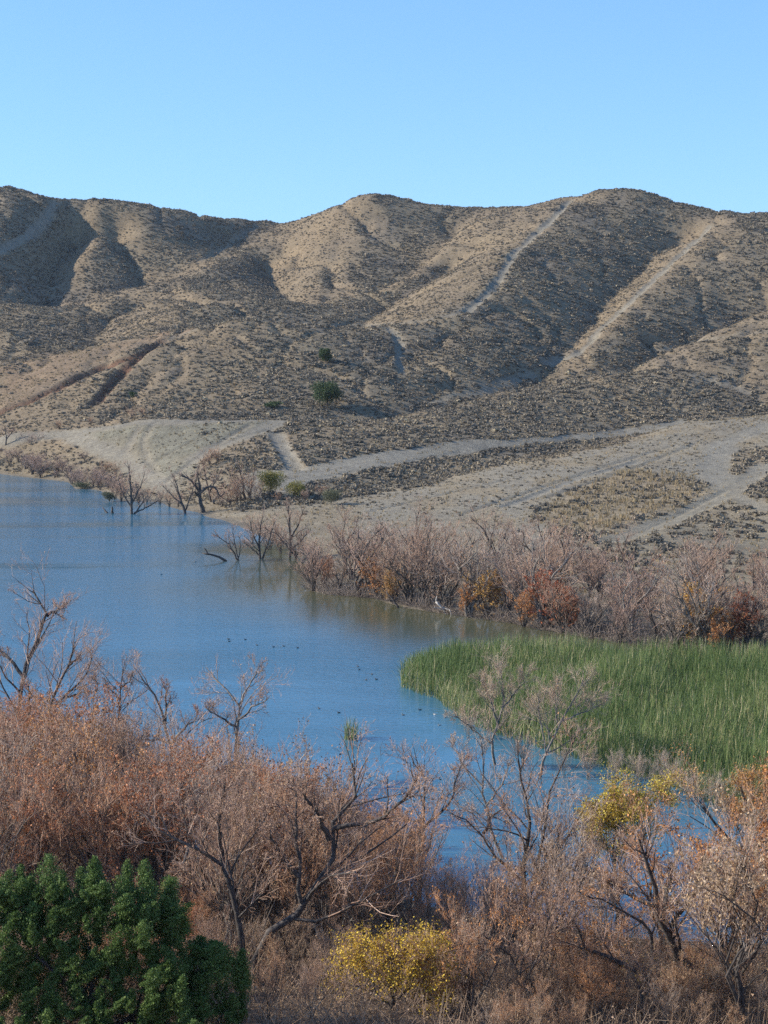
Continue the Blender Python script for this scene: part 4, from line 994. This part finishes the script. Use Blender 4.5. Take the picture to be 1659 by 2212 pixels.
tuft = [(cx_ + .62 * math.cos(t) * 1.0, cy_ + 1.0 * math.sin(t)) for t in np.linspace(0, 6.28, 13)[:-1]]
tag(link('reed_tuft', to_mesh('reed_tuft', reeds(tuft, 190, 52, 2.3), M_reed)), 'small lone clump of green reeds standing in the open lake', 'reed clump')

# bare shrubs along the front of the reeds
for k, (px, py, h) in enumerate([(1330,1700,2.6),(1385,1715,3.0),(1440,1735,3.2),(1490,1750,2.6),(1545,1760,2.8),(1130,1660,2.4),(1215,1680,2.2),(1010,1600,2.2),(1270,1690,2.2)]):
    p = W(px, py, -.2)
    plant('shrub', NEAR[[1, 5, 3][k % 3]], p, k * 1.3, h / 7.5 * 1.15, ['pale leafless shrub along the front edge of the reed bed', 'pale twiggy shrub at the foot of the bare trees before the reeds'][px < 1250], 'shrub', 'pale shrubs in front of the reeds' if px >= 1250 else 'pale shrubs under the trees before the reeds', TAN_, GREYT)

# ------------------------------------------------------------------ water birds
def bird_mesh(nm, body, head, bill):
    parts = []; mats = [body, head, bill]
    def ell(cen, rad, nu=10, nv=7):
        u, v = np.meshgrid(np.arange(nu) / nu * 6.28318, np.linspace(0, math.pi, nv)); 
        V = np.stack([np.cos(u) * np.sin(v) * rad[0], np.sin(u) * np.sin(v) * rad[1], np.cos(v) * rad[2]], -1)
        V[..., 2] += .25 * rad[2] * np.maximum(0, -V[..., 0] / rad[0]) ** 2      # raised tail
        i = np.arange(nu * nv).reshape(nv, nu); j = np.roll(i, -1, 1)
        return V.reshape(-1, 3) + cen, np.stack([i[:-1], i[1:], j[1:], j[:-1]], -1).reshape(-1, 4)
    r = np.random.default_rng(5)
    A = ell((0, 0, .05), (.23, .115, .10)); B = ell((.20, 0, .24), (.065, .048, .052))
    nk, nq, _ = tubes(np.array([[(.13, 0, .07), (.185, 0, .14), (.20, 0, .23)]], float), np.array([[.06, .045, .04]]), 8, r)
    bl, bq, _ = tubes(np.array([[(.25, 0, .235), (.29, 0, .228), (.325, 0, .22)]], float), np.array([[.022, .017, .005]]), 6, r)
    tl, tq, _ = tubes(np.array([[(-.17, 0, .08), (-.25, 0, .115), (-.30, 0, .13)]], float), np.array([[.07, .045, .01]]), 6, r)
    out = []
    for nm_, ps, m in (('body', [A, (nk, nq), (tl, tq)], body), ('head', [B], head), ('bill', [(bl, bq)], bill)):
        V, Q, o = [], [], 0
        for v, q in ps: V.append(v); Q.append(q + o); o += len(v)
        out.append((np.concatenate(V), np.concatenate(Q), m))
    V = np.concatenate([o[0] for o in out]); off = np.cumsum([0] + [len(o[0]) for o in out])
    Q = np.concatenate([o[1] + off[i] for i, o in enumerate(out)])
    me = mesh_from(nm, V, Q, None, None, True)
    for m in mats: me.materials.append(m)
    me.polygons.foreach_set('material_index', np.concatenate([np.full(len(o[1]), i) for i, o in enumerate(out)]).astype(np.int32))
    return me
def flat(name, c_, ro=.6):
    return material(name, lambda nt, bs, N, L: (setattr(bs.inputs['Base Color'], 'default_value', (*c_, 1)), setattr(bs.inputs['Roughness'], 'default_value', ro)))
M_slate, M_black, M_white, M_bill = flat('slate_feathers', (.03, .03, .034)), flat('black_feathers', (.012, .012, .014)), flat('pale_feathers', (.42, .41, .38)), flat('pale_bill', (.6, .55, .45))
coot = bird_mesh('coot', M_slate, M_black, M_bill); gull = bird_mesh('duck', M_white, M_slate, M_bill)
flock = [(494,1381,'a'),(495,1386,'a'),(530,1382,'a'),(555,1394,'a'),(591,1398,'a'),(613,1396,'a'),(643,1400,'a'),(773,1440,'b'),(776,1447,'b'),(803,1457,'b'),(791,1469,'b'),(813,1468,'b'),(689,1531,'c'),(732,1540,'c'),(422,1214,'e'),(349,1241,'e'),
         (871,1545,'d'),(907,1534,'d'),(939,1544,'w'),(962,1550,'w'),(949,1567,'w')]
names = {'a': ('dark coot in the loose string swimming across the middle of the lake', 'coots in the string on the middle of the lake'),
         'b': ('dark coot in the little cluster off the tip of the reed bed', 'coots clustered off the reed tip'),
         'c': ('dark coot near the small lone reed clump', 'coots near the reed clump'),
         'd': ('dark coot swimming along the water edge of the reeds', 'coots along the reeds'),
         'e': ('dark coot far out on the open lake toward the far shore', 'coots far out on the lake'),
         'w': ('whitish duck close to the water edge of the reeds', 'whitish ducks along the reeds')}
for i, (px, py, k) in enumerate(flock):
    p = W(px, py, 0)
    tag(link('duck' if k == 'w' else 'coot', gull if k == 'w' else coot, None, p, rng.uniform(0, 6.28) if k != 'a' else math.pi + rng.normal() * .5, .56), names[k][0], 'bird', names[k][1])

# ------------------------------------------------------------------ single scrub bushes (the largest in view)
bm_ = [mesh_from('scrub_bush', bush_tpl(k, 150, 500, .5), np.arange(600).reshape(-1, 4), M_scrub, {'rnd': np.repeat(np.clip(np.random.default_rng(k).normal(.45, .22, 150), 0, 1), 4)}) for k in range(6)]
for i in np.where(single)[0]:
    pX, pY = bpx[i], bpy_[i]
    if pX < 620: w0 = ('low dark scrub bush on the grey knoll above the far left shore', 'scrub bushes on the grey knoll')
    elif pX > 1250 and pY > 1000: w0 = ('low grey brown scrub bush around the crossing of the dirt tracks', 'scrub bushes around the track crossing')
    elif pY > 1010: w0 = ('low dark scrub bush in the dip between dirt road and pale bank', 'scrub bushes in the dip below the dirt road')
    elif pY > 925: w0 = ('low grey brown scrub bush along the edges of the dirt road', 'scrub bushes beside the dirt road')
    else: w0 = ('low dark scrub bush on the slope rising above the dirt road', 'scrub bushes on the slope above the dirt road')
    tag(link('scrub_bush', bm_[i % 6], None, (xx[i], yy[i], zz[i]), rng.uniform(0, 6.28), float(rad[i])), w0[0], 'bush', w0[1])

# ------------------------------------------------------------------ dry grass tufts on the low ground and the slopes
r = np.random.default_rng(61); N1 = 90000
y1 = np.sqrt(r.uniform(215 ** 2, 760 ** 2, N1)); x1 = r.uniform(-.27, .27, N1) * y1
gd = (.35 + .75 * samp(grassy, x1, y1) + .3 * samp(rust, x1, y1)) * (1 - .3 * samp(bare, x1, y1)) * (1 - .8 * samp(tr, x1, y1)) * (.5 + .9 * sstep(-.3, .4, fbm(x1 / 9, y1 / 9, 62, 3)))
z1 = hgt(x1, y1); k_ = (r.uniform(size=N1) < gd) & (z1 > .15); x1, y1, z1 = x1[k_], y1[k_], z1[k_]; n1 = len(x1)
nb = 6; h1 = r.uniform(.2, .5, n1) * (1 + .9 * samp(grassy, x1, y1))
a = r.uniform(0, 6.28, (n1, nb)); ro = r.uniform(0, .22, (n1, nb)); ln = r.normal(size=(n1, nb, 2)) * .25
b0 = np.stack([x1[:, None] + np.cos(a) * ro, y1[:, None] + np.sin(a) * ro, np.repeat(z1[:, None] - .03, nb, 1)], -1)
t1 = b0 + np.stack([ln[..., 0], ln[..., 1], np.ones((n1, nb))], -1) * h1[:, None, None]
sd_ = np.stack([np.cos(a), np.sin(a), a * 0], -1) * .07
Vg = np.stack([b0 - sd_, b0 + sd_, t1 + sd_ * .3, t1 - sd_ * .3], 2).reshape(-1, 3)
M_dry = leaf_mat('dry_grass', [(0, (.20, .15, .085)), (.5, (.32, .24, .135)), (1, (.46, .37, .22))], .9, .2)
tag(link('dry_grass', mesh_from('dry_grass', Vg, np.arange(len(Vg)).reshape(-1, 4), M_dry, {'rnd': np.repeat(np.clip(r.normal(.5, .25, n1 * nb), 0, 1), 4)})), kind='stuff')

# ------------------------------------------------------------------ thin air between here and the far hills
hz = np.array([[x, y, z] for z in (-4.5, 150) for y in (-60, 1290) for x in (-560, 560)], float)
m = bpy.data.materials.new('haze'); m.use_nodes = True; nt = m.node_tree; nt.nodes.remove(nt.nodes['Principled BSDF'])
pv = nt.nodes.new('ShaderNodeVolumePrincipled'); pv.inputs['Color'].default_value = (.86, .92, 1, 1); pv.inputs['Density'].default_value = 0.00004; pv.inputs['Anisotropy'].default_value = 0.2
nt.links.new(pv.outputs[0], nt.nodes['Material Output'].inputs['Volume'])
tag(link('haze', mesh_from('haze', hz, np.array([[0, 2, 3, 1], [4, 5, 7, 6], [0, 1, 5, 4], [2, 6, 7, 3], [0, 4, 6, 2], [1, 3, 7, 5]]), m)), kind='stuff')
